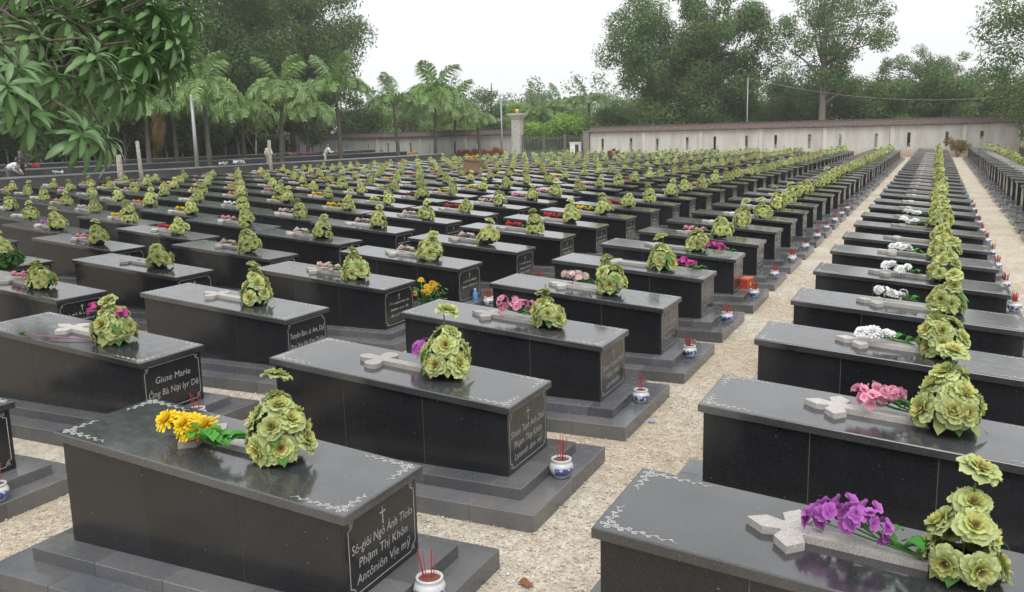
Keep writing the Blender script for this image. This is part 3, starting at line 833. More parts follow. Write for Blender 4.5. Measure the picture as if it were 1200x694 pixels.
# the rows too far off to count, as one mass each
tb = MB(); bb = MB()
one = MB(); 
for bm in (wall_panel(X1, X2, YN, YF),): one.merge(bm)
lm = lid_mesh(); 
sm = MB(); sm.box(-0.307, LID_L + 0.307, -E1, LID_W + E1, 0, Z1); sm.box(-E2, LID_L + 0.137, -E2, LID_W + E2, Z1, Z2)
for q in range(len(lm.m)): lm.m[q] = 1
for q in range(len(sm.m)): sm.m[q] = 2
one.merge(lm); one.merge(sm)
for d, c, k in rest:
    j = jit(c, k, 1)
    tb.merge(one, Matrix.Translation((head_x(c) + j.uniform(-.012, .012), Y0 + k * PITCH_Y + j.uniform(-.015, .015), j.uniform(-.006, .006))))
    loc, rot, s = bouquet_frame(c, k)
    bb.merge(TB[jit(c, k, 3).randrange(3)], Matrix.Translation(loc) @ Matrix.Rotation(rot[2], 4, 'Z') @ Matrix.Scale(s, 4), [jit(c, k, 5).uniform(.85, 1.1)] * 3)
tag(add('tombs', tb.mesh('tombs', [M_BODY, M_LID, M_STEP])), 'far rows of black granite tombs before the boundary wall', 'tombs', kind='stuff')
tag(add('kale_bouquets', bb.mesh('kale_bouquets', M_KALE)), 'far kale bouquets on the tombs nearest the boundary wall', 'bouquets', kind='stuff')

# flower bunches lying on the crosses
n_b = 0
for d, c, k in indiv:
    if (c, k) not in BUNCH: continue
    colname, kind = BUNCH[(c, k)]
    j = jit(c, k, 4); o, cp = where(c, k)
    s0 = 0.74 if (c, k) not in ((-1, 4), (-1, 5)) else 1.5
    if c == -1 and k in (0, 1, 2): s0 = {0: 0.60, 1: 1.0, 2: 0.86}[k]
    if (c, k) == (-2, 1): s0 = 1.08
    if c == 0 and k in (0, 1): s0 = 0.84
    yy = 0.40 + j.uniform(-.05, .05) + (0.06 if (c, k) in ((0, 0), (-1, 1)) else 0) - (0.15 if (c, k) == (-1, 0) else 0)
    z = lid_z(s0) + 0.035
    cn = colname
    t = thing('flower_bunch', '%s cloth flowers on %s tomb in %s' % (cn, o, cp), 'flowers', (head_x(c) + s0, Y0 + k * PITCH_Y + yy, z), (0, SLOPE, R(j.uniform(-14, 14))), 'cloth flower bunches on the tombs')
    if (c, k) in ((0, 0), (0, 1), (-1, 1), (-1, 2)): t.scale = (1.04, 1.15, 1.2)
    if kind == 'far':
        tag(add('blooms', ME_FARBUNCH[colname][j.randrange(2)], t), kind='stuff')
    else:
        stems = MB(); L = 0.42
        nb = 8 if kind == 'cluster' else 6
        if (c, k) == (-1, 0): nb = 12
        for i in range(nb):
            x = 0.02 + 0.27 * i / nb + j.uniform(-.02, .02); y = j.uniform(-.065, .065); zz = 0.045 + j.uniform(0, .055)
            stems.tube([(L, 0, 0.012), ((x + L) / 2, y * .5, 0.03), (x, y, zz)], 0.003, 4, (0.06, 0.18, 0.03))
            q = add('bloom', bunch_meshes(colname, kind, i % 3), t); q.matrix_local = orient((x, y, zz), (j.uniform(-.7, .1), j.uniform(-.8, .2), 1), j.uniform(0, 6), j.uniform(.85, 1.15) * (1.25 if (c, k) == (-1, 0) else 1))
        add('stem', stems.mesh('stem', M_FLOWER), t)
        lv = bunch_leafs(c * 30 + k, 0.42)
        if (c, k) == (-1, 0):
            for q in range(3): lv.merge(bunch_leafs(900 + q, 0.42), Matrix.Translation((.05, -.04, .03)) @ Matrix.Scale(1.15, 4), (1.5, 1.4, 1.2))
        add('leaves', lv.mesh('leaves', M_FLOWER), t)

for sx, sy, sz, lab in ((1.20, .30, .27, 'magenta sprig tucked into the left side of a kale bouquet, near left'), (1.47, .36, .25, 'magenta sprig tucked into the right side of a kale bouquet, near left')):
    t = thing('flower_sprig', lab, 'flowers', (head_x(-2) + sx, Y0 + PITCH_Y + sy, lid_z(sx) + sz), (0, 0, 0))
    stems = MB(); j = random.Random(int(sx * 100))
    for i in range(4):
        tip = (j.uniform(-.06, .06), j.uniform(-.06, .03), j.uniform(-.02, .05))
        stems.tube([(.03, .05, -.14), (0.01, .02, -.06), tip], .003, 4, (.06, .18, .03))
        q = add('bloom', bunch_meshes('magenta', 'cluster', i % 3), t); q.matrix_local = orient(tip, (j.uniform(-.6, .6), -.5, 1), j.uniform(0, 6), .62)
    add('stem', stems.mesh('stem', M_FLOWER), t)
t = thing('fallen_stem', 'trailing pinkish flower stem with green tip hanging over a lid edge', 'flower stem', (head_x(-2), Y0 + PITCH_Y, 0))
st = MB(); z_ = lambda x: lid_z(x) + .012
st.tube([(1.2, .25, z_(1.2)), (.95, .12, z_(.95) + .01), (.72, .03, z_(.72) + .012), (.60, -.03, z_(.6) + .005)], [.005, .006, .006, .005], 5, (.40, .14, .28)); add('stem', st.mesh('stem', M_FLOWER), t)
st = bunch_leafs(77, .12); add('leaf_tip', st.mesh('leaf_tip', M_FLOWER), t, (.56, -.04, z_(.56) - .01), (0, 0, R(20)), (.6, .6, .6))

# ------------------------------------------------------------------ incense bowls
def bowl_meshes():
    b = MB(); b.lathe([(0.0, 0), (0.042, 0), (0.045, 0.012), (0.064, 0.035), (0.068, 0.058), (0.058, 0.082), (0.05, 0.088), (0.056, 0.097), (0.056, 0.104), (0.047, 0.104), (0.046, 0.09)], 20)
    a = MB(); a.lathe([(0.047, 0.094), (0.03, 0.098), (0.0, 0.1)], 14)
    return b.mesh('bowl', M_PORC, True), a.mesh('sand', M_ASH, True)
ME_BOWL, ME_SAND = bowl_meshes()
def stick_mesh(seed, n):
    rr = random.Random(seed); out = []
    for i in range(n):
        b = MB(); a = rr.uniform(0, 6.28); r = rr.uniform(0, .028); l = rr.uniform(.09, .15)
        b.tube([(r * math.cos(a), r * math.sin(a), .092), (r * 1.8 * math.cos(a), r * 1.8 * math.sin(a), .092 + l)], 0.0021, 4); out.append(b.mesh('incense_stick', M_INCENSE))
    return out
ME_STICKS = [stick_mesh(s, 8) for s in range(3)]
def stick_clump(seed):
    rr = random.Random(seed); b = MB()
    for i in range(14):
        a = rr.uniform(0, 6.28); r = rr.uniform(0, .03); l = rr.uniform(.06, .11)
        b.tube([(r * math.cos(a), r * math.sin(a), .092), (r * 1.5 * math.cos(a), r * 1.5 * math.sin(a), .092 + l)], 0.004, 3)
    return b.mesh('incense_sticks', M_INCENSE)
ME_CLUMP = [stick_clump(s) for s in range(2)]
for d, c, k in indiv:
    if c < -3 or c > 1 or d > 27: continue
    if c in (-2, -3) and d > 16: continue
    j = jit(c, k, 6); o, cp = where(c, k)
    t = thing('incense_bowl', 'blue and white incense bowl before %s tomb in %s' % (o, cp), 'incense bowl', (head_x(c) + LID_L + 0.222 + j.uniform(-.012, .012), Y0 + k * PITCH_Y + 0.36 + j.uniform(-.04, .04), Z1 + 0.001), (0, 0, j.uniform(0, 6)), 'incense bowls before the tombs')
    s = j.uniform(1.12, 1.3); t.scale = (s, s, s)
    add('bowl', ME_BOWL, t); add('sand', ME_SAND, t)
    if d < 9:
        for m in ME_STICKS[j.randrange(3)]: add('incense_stick', m, t)
    else: tag(add('incense_sticks', ME_CLUMP[j.randrange(2)], t), kind='stuff')

# ------------------------------------------------------------------ small things among the tombs
def ground_at(px, py, z=0.0):
    d = ray(px, py); return CAMP + d * ((z - H_CAM) / d[2])
b = MB(); b.cbox(-0.13, 0.13, -0.07, 0.07, 0, 0.12, c=0.008); 
rb = thing('red_box', 'small red paper box on the upper step beside an incense bowl', 'box', (head_x(-1) + LID_L + 0.04, Y0 + 5 * PITCH_Y + 0.66, Z2 + 0.001), (0, 0, R(80)))
add('carton', b.mesh('carton', mat_plain('red_paper', (0.42, 0.06, 0.03), 0.6)), rb)
b = MB(); b.cbox(-0.135, 0.135, -0.075, 0.075, 0.115, 0.15, c=0.008); add('carton_lid', b.mesh('carton_lid', mat_plain('red_paper_lid', (0.5, 0.09, 0.04), 0.6)), rb)
b = MB(); b.lathe([(0, .03), (0.03, .034), (0.035, .05), (0.0, .052)], 8, (1, 1, 1)); b.v = [(x, -0.071 - (z - .03) * .02, y * 1.0 + 0.06) for x, y, z in b.v]
add('yellow_mark', b.mesh('yellow_mark', mat_plain('gold_paper', (0.6, 0.4, 0.05), 0.5)), rb)
P = ground_at(557, 356, Z1)
bt = thing('plastic_bottle', 'small blue plastic bottle standing on a granite step', 'bottle', (P[0], P[1], Z1 + 0.001))
b = MB(); b.lathe([(0, 0), (0.035, 0), (0.04, 0.01), (0.038, 0.06), (0.04, 0.12), (0.036, 0.155), (0.016, 0.19), (0.015, 0.2), (0, .2)], 14)
add('bottle_body', b.mesh('bottle_body', mat_plain('blue_plastic', (0.10, 0.28, 0.55), 0.25), True), bt)
b = MB(); b.lathe([(0.018, 0.2), (0.018, 0.222), (0, 0.224)], 12); add('cap', b.mesh('cap', mat_plain('pale_blue_cap', (0.3, 0.5, 0.7), 0.4), True), bt)
P = ground_at(500, 372, Z1)
mg = thing('marigold_plant', 'bushy marigold plant with yellow orange heads between two tombs', 'plant', (P[0], P[1], Z1 + 0.001))
b = MB(); b.lathe([(0, 0), (0.08, 0), (0.11, 0.14), (0.12, 0.14), (0.12, 0.155), (0.1, 0.155), (0.1, 0.13), (0, 0.13)], 14); add('pot', b.mesh('pot', M_POT), mg)
rr = random.Random(4)
st = MB(); heads = []
for i in range(16):
    a = rr.uniform(0, 6.28); r = rr.uniform(.05, .3); h = rr.uniform(.3, .52)
    tip = (r * math.cos(a), r * math.sin(a), h); heads.append(tip)
    st.tube([(0, 0, .12), (tip[0] * .5, tip[1] * .5, h * .62), tip], 0.004, 4, (0.08, 0.18, 0.04))
for i in range(150):
    a = rr.uniform(0, 6.28); r = rr.uniform(.02, .27); h = rr.uniform(.15, .42); l = .07; c_ = rr.uniform(.7, 1.3)
    p = Vector((r * math.cos(a), r * math.sin(a), h)); e = Vector((rr.gauss(0, 1), rr.gauss(0, 1), rr.gauss(0, .6))).normalized() * l; w = e.orthogonal().normalized() * .012
    st.add([p, p + e * .5 + w, p + e, p + e * .5 - w], [(0, 1, 2, 3)], (0.08 * c_, 0.2 * c_, 0.04 * c_))
add('stems_and_leaves', st.mesh('stems_and_leaves', M_FLOWER), mg)
for i, p in enumerate(heads): q = add('bloom', bunch_meshes('yellow' if i % 3 else 'orange', 'daisy', i % 3), mg); q.matrix_local = orient(p, (rr.uniform(-.5, .5), rr.uniform(-.6, .3), 1), rr.uniform(0, 6), 0.8)
# litter on the gravel
def litter(name, label, cat, px, py, col, s, z=0.012):
    P = ground_at(px, py); rr = random.Random(px); b = MB(); n = 5
    vs = []; 
    for i in range(n):
        for jn in range(n): vs.append(((i / (n - 1) - .5) * s, (jn / (n - 1) - .5) * s * .6, z + rr.uniform(0, s * .22)))
    b.add(vs, [(i * n + q, (i + 1) * n + q, (i + 1) * n + q + 1, i * n + q + 1) for i in range(n - 1) for q in range(n - 1)], col)
    tag(add(name, b.mesh(name, M_FLOWER), None, (P[0], P[1], 0), (0, 0, rr.uniform(0, 3))), label, cat)
litter('blue_wrapper', 'crumpled light blue wrapper lying on the gravel path', 'litter', 764, 496, (0.15, 0.45, 0.7), 0.07)
litter('dry_leaf', 'brown dry leaf on the gravel at the bottom of the picture', 'leaf', 616, 687, (0.25, 0.1, 0.05), 0.09)
litter('white_wrapper', 'white crumpled paper lying far along the central gravel path', 'litter', 1019, 234, (0.7, 0.7, 0.7), 0.16)
# cardboard box with yellow flowers on a tomb in the middle distance
P = (head_x(-6) + 1.0, Y0 + 19 * PITCH_Y + 0.36, lid_z(1.0) + 0.002)
cb = thing('cardboard_box', 'brown cardboard box set on a tomb in the middle distance', 'box', P, (0, SLOPE, R(5)))
M_CARD = mat_plain('cardboard', (0.20, 0.125, 0.075), 0.9)
b = MB(); b.box(-.4, .4, -.25, .25, 0, .62); add('carton', b.mesh('carton', M_CARD), cb)
b = MB(); b.box(-.4, .4, -.30, -.255, .56, .63); add('flap', b.mesh('flap', M_CARD), cb)
b = MB(); b.box(-.41, .41, .255, .3, .5, .625); add('flap', b.mesh('flap', M_CARD), cb)
t = thing('flower_bunch', 'yellow flowers lying on top of the brown cardboard box', 'flowers', (P[0] - .2, P[1], P[2] + .65), (0, 0, 0)); add('blooms', ME_FARBUNCH['yellow'][0], t); t.scale = (1.6, 1.6, 1.6)

# ------------------------------------------------------------------ boundary wall with slot openings, pilasters and tiled coping
WALL_H = 2.62
BAY = 5.45
def bay_mesh(L, slots=True):
    """one plastered panel along +x with two real slot openings"""
    b = MB(); t = 0.11; h = WALL_H
    z0, z1 = 0.82, 2.04
    if not slots: b.box(0, L, -t, t, 0, h); return b
    xsn = [0, L * 0.235 - 0.13, L * 0.235 + 0.13, L * 0.765 - 0.13, L * 0.765 + 0.13, L]
    b.box(0, L, -t, t, -0.05, z0); b.box(0, L, -t, t, z1, h)
    for i in (0, 2, 4): b.box(xsn[i], xsn[i + 1], -t, t, z0, z1)
    return b
def coping_mesh(L):
    """two tiled slopes and a ridge; the tile rolls are modelled"""
    b = MB(); n = int(L / 0.22)
    z0, z1, w = WALL_H + 0.002, WALL_H + 0.5, 0.42
    b.box(0, L, -0.2, 0.2, z0, z0 + 0.07)
    for i in range(n):
        x0, x1 = L * i / n, L * (i + 1) / n; xm = (x0 + x1) / 2
        for s in (-1, 1):
            vs = [(x0, s * w, z0 + .06), (xm, s * w, z0 + 0.12), (x1, s * w, z0 + .06), (x1, s * 0.04, z1), (xm, s * 0.04, z1 + 0.05), (x0, s * 0.04, z1)]
            fs = [(0, 1, 4, 5), (1, 2, 3, 4)] if s < 0 else [(5, 4, 1, 0), (4, 3, 2, 1)]
            b.add(vs, fs)
            b.add([(x0, s * w, z0 + .03), (x1, s * w, z0 + .03), (x1, s * w, z0 + .06), (xm, s * w, z0 + .12), (x0, s * w, z0 + .06)], [(0, 1, 2, 3, 4)] if s < 0 else [(4, 3, 2, 1, 0)])
            b.add([(x0, s * w, z0 + .03), (x1, s * w, z0 + .03), (x1, 0, z0 + .071), (x0, 0, z0 + .071)], [(0, 1, 2, 3)])
    b.box(0, L, -0.09, 0.09, z1, z1 + 0.12)
    return b
ME_BAY, ME_BAYPLAIN = bay_mesh(BAY).mesh('wall_panel', M_WALL), bay_mesh(BAY, False).mesh('wall_panel', M_WALL)
ME_COPE = coping_mesh(BAY).mesh('tiled_coping', M_TILE)
b = MB(); b.box(-0.16, 0.16, -0.21, 0.21, -0.05, WALL_H - 0.004); ME_PIL = b.mesh('pilaster', M_PILAST)
def wall_run(label, x, y, rz, n, slots=True, first=True):
    t = thing('boundary_wall', label, 'wall', (x, y, 0), (0, 0, rz))
    for i in range(n):
        add('wall_panel', ME_BAY if slots else ME_BAYPLAIN, t, (i * BAY, 0, 0))
        add('tiled_coping', ME_COPE, t, (i * BAY, 0, 0))
        if i or first: add('pilaster', ME_PIL, t, (i * BAY, 0, 0))
    add('pilaster', ME_PIL, t, (n * BAY, 0, 0))
    return t
GX0, GX1 = at_y(602, WALL_Y)[0] + 0.5, at_y(688, WALL_Y)[0]
wall_run('pale plastered boundary wall with slots and tiled coping right of the gate', GX1 + 0.35, WALL_Y, 0, 11, first=False)
nl = 6
wall_run('pale plastered boundary wall with tiled coping left of the gate pillar', GX0 - 0.6 - nl * BAY, WALL_Y, 0, nl)
WX = GX0 - 0.6 - nl * BAY
wall_run('shaded side wall behind the palms at the far left', WX, WALL_Y - 0.4, R(-90), 4, slots=False, first=False)
# gate end pier (dark) and tall gate pillar with lamp
b = MB(); b.box(-0.3, 0.3, -0.3, 0.3, -0.05, 2.75); b.box(-0.36, 0.36, -0.36, 0.36, 2.75, 2.86)
tag(add('gate_pier', b.mesh('gate_pier', mat_plain('grey_stone', (0.2, 0.19, 0.17), 0.9, bump=.3, scale=5)), None, (GX1, WALL_Y, 0)), 'weathered grey stone pier at the right end of the gate', 'pier')
gp = thing('gate_pillar', 'tall pale stone gate pillar with flared capital and yellow lamp', 'pillar', (GX0 - 0.05, WALL_Y - .05, 0))
M_STONE = mat_plain('pale_stone', (0.42, 0.41, 0.37), 0.85, bump=.4, scale=4, var=.2)
b = MB(); b.box(-.55, .55, -.55, .55, 0, .5); b.box(-.46, .46, -.46, .46, .5, 4.1); add('shaft', b.mesh('shaft', M_STONE), gp)
b = MB(); b.add([(-.46, -.46, 4.1), (.46, -.46, 4.1), (.46, .46, 4.1), (-.46, .46, 4.1), (-.72, -.72, 4.55), (.72, -.72, 4.55), (.72, .72, 4.55), (-.72, .72, 4.55)], [(0, 1, 5, 4), (1, 2, 6, 5), (2, 3, 7, 6), (3, 0, 4, 7), (4, 5, 6, 7)])
b.box(-.76, .76, -.76, .76, 4.55, 4.75); add('capital', b.mesh('capital', M_STONE), gp)
b = MB(); b.lathe([(0, 4.75), (.14, 4.75), (.1, 4.85), (.17, 4.9), (.19, 5.05), (.12, 5.16), (0, 5.18)], 12); add('lamp', b.mesh('lamp', mat_plain('amber_glass', (0.75, 0.45, 0.08), 0.3), True), gp)
# iron gate: two leaves of bars
gt = thing('iron_gate', 'dull green iron bar gate between the tall pillar and the pier', 'gate', (0, WALL_Y, 0))
gl, gr_ = GX0 + 0.5, GX1 - 0.35
nb = 40
b = MB(); b.box(-.025, .025, -.025, .025, 0.3, 2.35); b.add([(-.03, -.03, 2.35), (.03, -.03, 2.35), (.03, .03, 2.35), (-.03, .03, 2.35), (0, 0, 2.5)], [(0, 1, 4), (1, 2, 4), (2, 3, 4), (3, 0, 4)]); ME_BAR = b.mesh('bar', M_GATE)
for i in range(nb + 1): add('bar', ME_BAR, gt, (gl + (gr_ - gl) * i / nb, 0, 0))
for z in (0.32, 0.95, 2.15):
    b = MB(); b.box(gl, gr_, -.035, .035, z, z + .07); add('rail', b.mesh('rail', M_GATE), gt)
for f in (0.01, 0.36, 0.70, 0.985):
    b = MB(); x = gl + (gr_ - gl) * f; b.box(x - .13, x + .13, -.1, .1, 0, 2.6); add('post', b.mesh('post', M_GATE), gt)
b = MB(); b.box(gl, gr_, -.02, .02, .38, .94); add('kick_plate', b.mesh('kick_plate', M_GATE), gt)
# small white booth front beside the pier
x = GX1 - 0.95
wb = thing('white_cabinet', 'small white cabinet with dark door beside the gate pier', 'cabinet', (x, WALL_Y - .7, 0))
b = MB(); b.box(-.5, .5, -.25, .25, 0, 1.7); b.box(-.55, .55, -.3, .3, 1.7, 1.78); add('case', b.mesh('case', mat_plain('white_paint', (.65, .65, .62), .6)), wb)
b = MB(); b.box(.05, .42, -.275, -.252, .25, 1.55); add('door', b.mesh('door', M_SLOT), wb)

# ------------------------------------------------------------------ long low granite vaults at the left edge
M_VTOP = mat_granite('pale_grey_granite_edge', (0.20, 0.21, 0.225), 0.2, 0.35, 0.05)
def vault(label, x, y0, y1, h, w, L=1.86):
    t = thing('granite_vault', label, 'vault', (x, y0, 0), (0, 0, 0))
    n = int((y1 - y0) / L); s = (y1 - y0) / n
    b = MB(); b.box(-w + .02, -0.02, 0.02, y1 - y0 - .02, 0, h - .07); add('core', b.mesh('core', M_SLOT), t)
    b = MB(); b.box(-0.02, 0, G, s - G, 0, h - .06); me = b.mesh('face_panel', M_LOWWALL)
    b = MB(); b.cbox(-w - .03, 0.04, G, s - G, h - .06, h, c=.006); me2 = b.mesh('top_slab', M_VTOP)
    for i in range(n): add('face_panel', me, t, (0, i * s, 0)); add('top_slab', me2, t, (0, i * s, 0))
    b = MB(); b.box(-w + .01, -.03, -.012, 0.0, 0, h - .06); add('end_panel', b.mesh('end_panel', M_LOWWALL), t)
vault('long low dark granite vault edging the tombs on the left', -40.6, 18, 71, 1.06, 1.2)
vault('second long granite vault behind the first one, under the palms', -46.2, 20, 74, 1.3, 1.2)
vault('third long granite vault farthest back under the trees', -51.2, 24, 76, 1.5, 1.2)
b = MB(); b.box(-120, -41.9, 14, 79.5, -0.3, 0.6)
tag(add('raised_ground', b.mesh('raised_ground', M_GROUND)), kind='structure')
fr = random.Random(12)
for i, (px, colname) in enumerate(sorted([(40, 'red'), (255, 'white'), (272, 'white'), (284, 'white'), (322, 'orange'), (338, 'orange'), (417, 'red'), (447, 'red'), (393, 'orange'), (70, 'white'), (478, 'orange'), (352, 'magenta'), (362, 'purple')])):
    xx = -41.2 if px not in (40, 352, 362, 322, 338, 417, 447, 393) else -46.8
    p = at_x(px, xx); t = thing('flower_bunch', '%s flowers on the long vaults, %s from the left' % (colname, ordinal(i + 1)), 'flowers', (p[0], p[1], (1.06 if xx > -45 else 1.3) + .004), (0, 0, fr.uniform(0, 6)), 'flowers on the long vaults')
    s = fr.uniform(1.3, 2.1); t.scale = (s, s, s * 1.5); add('blooms', ME_FARBUNCH[colname][i % 2], t)

# ------------------------------------------------------------------ poles and wire
def pole(label, p, h, r, arm=None, lamp=False):
    t = thing('lamp_pole' if lamp else 'utility_pole', label, 'pole', p)
    b = MB(); b.tube([(0, 0, -.05), (0, 0, h)], [r, r * .7], 10); add('shaft', b.mesh('shaft', M_METAL, True), t)
    if arm:
        b = MB(); b.tube([(0, 0, h - .15), (arm, 0, h + .05)], r * .5, 6); add('arm', b.mesh('arm', M_METAL), t)
    if lamp:
        b = MB(); b.lathe([(0, -.18), (.13, -.15), (.18, 0), (.1, .1), (0, .12)], 10, centre=(arm or 0, 0, h)); add('lamp_head', b.mesh('lamp_head', mat_plain('lamp_white', (.7, .7, .68), .4), True), t)
    return t
pole('slim grey metal pole standing between the palms on the left', at_x(228, -43.6), 5.6, .14)
pole('grey lamp pole just left of the gate pillar', at_y(588, WALL_Y - 1.2), 6.1, .1, .9, True)
pole('slim grey pole rising above the wall on the right', at_y(875, WALL_Y + .7), 7.2, .055)
p0 = Vector(at_y(877, WALL_Y + .7)) + Vector((0, 0, 7.1)); p1 = Vector(at_y(1200, WALL_Y + 12)) + Vector((0, 0, 5.2))
b = MB(); b.tube([p0.lerp(p1, i / 12) - Vector((0, 0, 1.1 * 4 * (i / 12) * (1 - i / 12))) for i in range(13)], .013, 4)
tag(add('overhead_wire', b.mesh('overhead_wire', M_METAL)), 'thin sagging wire running from the right pole past the trees', 'wire')
def stub(label, p, h, r, lean):
    b = MB(); b.tube([(0, 0, -.05), (lean * .5, 0, h * .5), (lean, 0.02, h)], [r, r * .9, r * .8], 8, (1, 1, 1))
    tag(add('concrete_post', b.mesh('concrete_post', M_PALEBARK, True), None, p), label, 'post')
stub('short pale post at the corner of the long vault', at_x(137, -39.9), 2.0, .17, -.05)
stub('slim pale post leaning beside the long vault', at_x(162, -39.9), 2.7, .12, -.15)
stub('pale post before the standing person in white', at_x(315, -39.9), 2.6, .13, -.03)

# ------------------------------------------------------------------ trees
def leaf_quads(C_, D_, size, rng, col, cvar, aspect=0.45, droop=0.0):
    n = len(C_)
    D_ = D_ + rng.normal(0, 0.55, (n, 3)); D_ /= np.linalg.norm(D_, axis=1, keepdims=True)
    A = np.cross(D_, rng.normal(0, 1, (n, 3))); A /= np.linalg.norm(A, axis=1, keepdims=True) + 1e-9
    A[:, 2] -= droop; A /= np.linalg.norm(A, axis=1, keepdims=True)
    B = np.cross(D_, A); B /= np.linalg.norm(B, axis=1, keepdims=True) + 1e-9
    L = size * rng.uniform(0.6, 1.4, (n, 1)); W = L * aspect
    V = np.stack([C_ - A * L * .5, C_ + B * W * .5 + A * L * .05, C_ + A * L * .5, C_ - B * W * .5 + A * L * .05], 1).reshape(-1, 3)
    F = np.arange(4 * n).reshape(-1, 4)
    Cc = np.asarray(col) * (1 + rng.normal(0, cvar, (n, 1))); Cc = np.clip(Cc, 0.005, 1)
    return V, F, np.repeat(Cc, 4, axis=0)
def crown(clumps, n, size, seed, col, cvar=0.14, aspect=.5, droop=0.0, warm=0.25):
    rng = np.random.default_rng(seed)
    C0 = np.array([c[:3] for c in clumps]); Rr = np.array([c[3] for c in clumps])
    w = Rr ** 2; w = w / w.sum()
    idx = rng.choice(len(clumps), n, p=w)
    d = rng.normal(0, 1, (n, 3)); d /= np.linalg.norm(d, axis=1, keepdims=True)
    rad = Rr[idx, None] * (0.35 + 0.65 * rng.random((n, 1)) ** 0.45) * (1 + 0.12 * rng.normal(0, 1, (n, 1)))
    P = C0[idx] + d * rad * np.array([1, 1, 0.8])
    tint = 1 + warm * (rng.random(len(clumps)) - .5)
    base = np.array(col)[None] * tint[idx, None] * np.stack([1 + .3 * (rng.random(len(clumps)) - .5), np.ones(len(clumps)), np.ones(len(clumps))], 1)[idx]
    return leaf_quads(P, d + np.array([0, 0, .5]), size, rng, base, cvar, aspect, droop)
def clumps_in(rx, ry, rz, cz, n, seed, r0, r1, shape='round'):
    rng = random.Random(seed); out = []
    while len(out) < n:
        x, y, z = rng.uniform(-1, 1), rng.uniform(-1, 1), rng.uniform(-1, 1)
        if shape == 'round' and x * x + y * y + z * z > 1: continue
        if shape == 'cone':
            t = (z + 1) / 2
            if math.hypot(x, y) > (1 - t) * 0.95 + 0.08: continue
        if shape == 'umbrella' and (x * x + y * y > 1 or z < -0.2 + 0.0 or x * x + y * y + z * z > 1.1): continue
        if shape == 'column' and x * x + y * y > 1: continue
        rr_ = rng.uniform(r0, r1)
        out.append((x * rx, y * ry, cz + z * rz, rr_))
    return out
def trunk_mesh(name, h, r, clumps, seed, nlimb=9, mat=None, fork=0.45):
    rng = random.Random(seed); b = MB()
    lean = (rng.uniform(-.3, .3), rng.uniform(-.3, .3))
    pts = [(0, 0, -.1), (lean[0] * .3, lean[1] * .3, h * .25), (lean[0] * .7, lean[1] * .7, h * .55), (lean[0], lean[1], h * .85)]
    b.tube(pts, [r * 1.25, r, r * .75, r * .3], 8)
    for c in rng.sample(clumps, min(nlimb, len(clumps))):
        f = rng.uniform(fork * .6, .8); z = h * f
        s = Vector((lean[0] * f, lean[1] * f, z)); e = Vector(c[:3])
        if e.z < z: e.z = z + .3
        m = s.lerp(e, .5) + Vector((rng.uniform(-.3, .3), rng.uniform(-.3, .3), rng.uniform(0, .5)))
        b.tube([s, m, e], [r * .45, r * .28, r * .1], 5)
    return b.mesh(name, mat or M_BARK, True)
def tree(name, label, p, h, clumps, n, size, col, seed, r=.25, nlimb=9, cat='tree', mat=None, group=None, rz=0.0, droop=0.0, aspect=.5):
    t = thing(name, label, cat, p, (0, 0, rz), group)
    add('trunk', trunk_mesh('trunk', h, r, clumps, seed, nlimb, mat), t)
    V, F, Cc = crown(clumps, n, size, seed, col, droop=droop, aspect=aspect)
    add('crown', np_mesh('crown', V, F, Cc, M_LEAF), t)
    return t
GREEN = (0.115, 0.195, 0.06); DARK = (0.105, 0.18, 0.058); LIGHT = (0.10, 0.16, 0.05)
# tall trees beyond the right wall
tree('acacia_tree', 'tall dense dark green tree right of the gate, behind the wall', at_y(775, 96), 19, clumps_in(6.2, 5, 7.2, 11.0, 60, 1, 1.2, 2.3) + clumps_in(6.4, 4, 2.5, 4.5, 18, 2, 1.3, 2.1), 62000, .27, GREEN, 1, .35, 16)
tree('acacia_tree', 'tall dense tree adjoining the dark tree behind the wall', at_y(838, 98), 18, clumps_in(5.2, 4.5, 7.0, 10.8, 52, 3, 1.1, 2.1) + clumps_in(4.5, 4, 2, 4.0, 12, 4, 1.2, 1.9), 52000, .27, (0.125, 0.205, 0.065), 3, .32, 14)
tree('acacia_tree', 'tall airy tree with open branches against the sky', at_y(962, 99), 17.5, clumps_in(6.3, 5, 5.2, 12.2, 58, 5, .8, 1.6) + clumps_in(4.0, 3.5, 2.4, 7.0, 16, 6, .8, 1.5), 24000, .25, (0.13, 0.21, 0.07), 5, .34, 26, mat=M_PALEBARK)
tree('acacia_tree', 'tall bushy tree overhanging the right end of the wall', (7.9, 80.6, 0), 16, clumps_in(5.2, 3.4, 6.6, 9.0, 44, 7, 1.1, 2.0) + [(-1.2, -.5, 2.2, 1.2), (-.2, -.6, 1.6, 1.2), (1.4, -.4, 1.9, 1.3), (-2.2, 0, 3.2, 1.1), (0.3, 0, 3.6, 1.5), (2, 0, 4, 1.6)], 24000, .24, (0.115, 0.195, 0.06), 7, .3, 14)
tree('feathery_tree', 'pale feathery spreading tree behind the wall on the right', at_y(1085, 108), 11.5, clumps_in(5.2, 4, 2.6, 8.6, 30, 9, .6, 1.2), 9000, .26, (0.15, 0.20, 0.09), 9, .2, 18, aspect=.35)
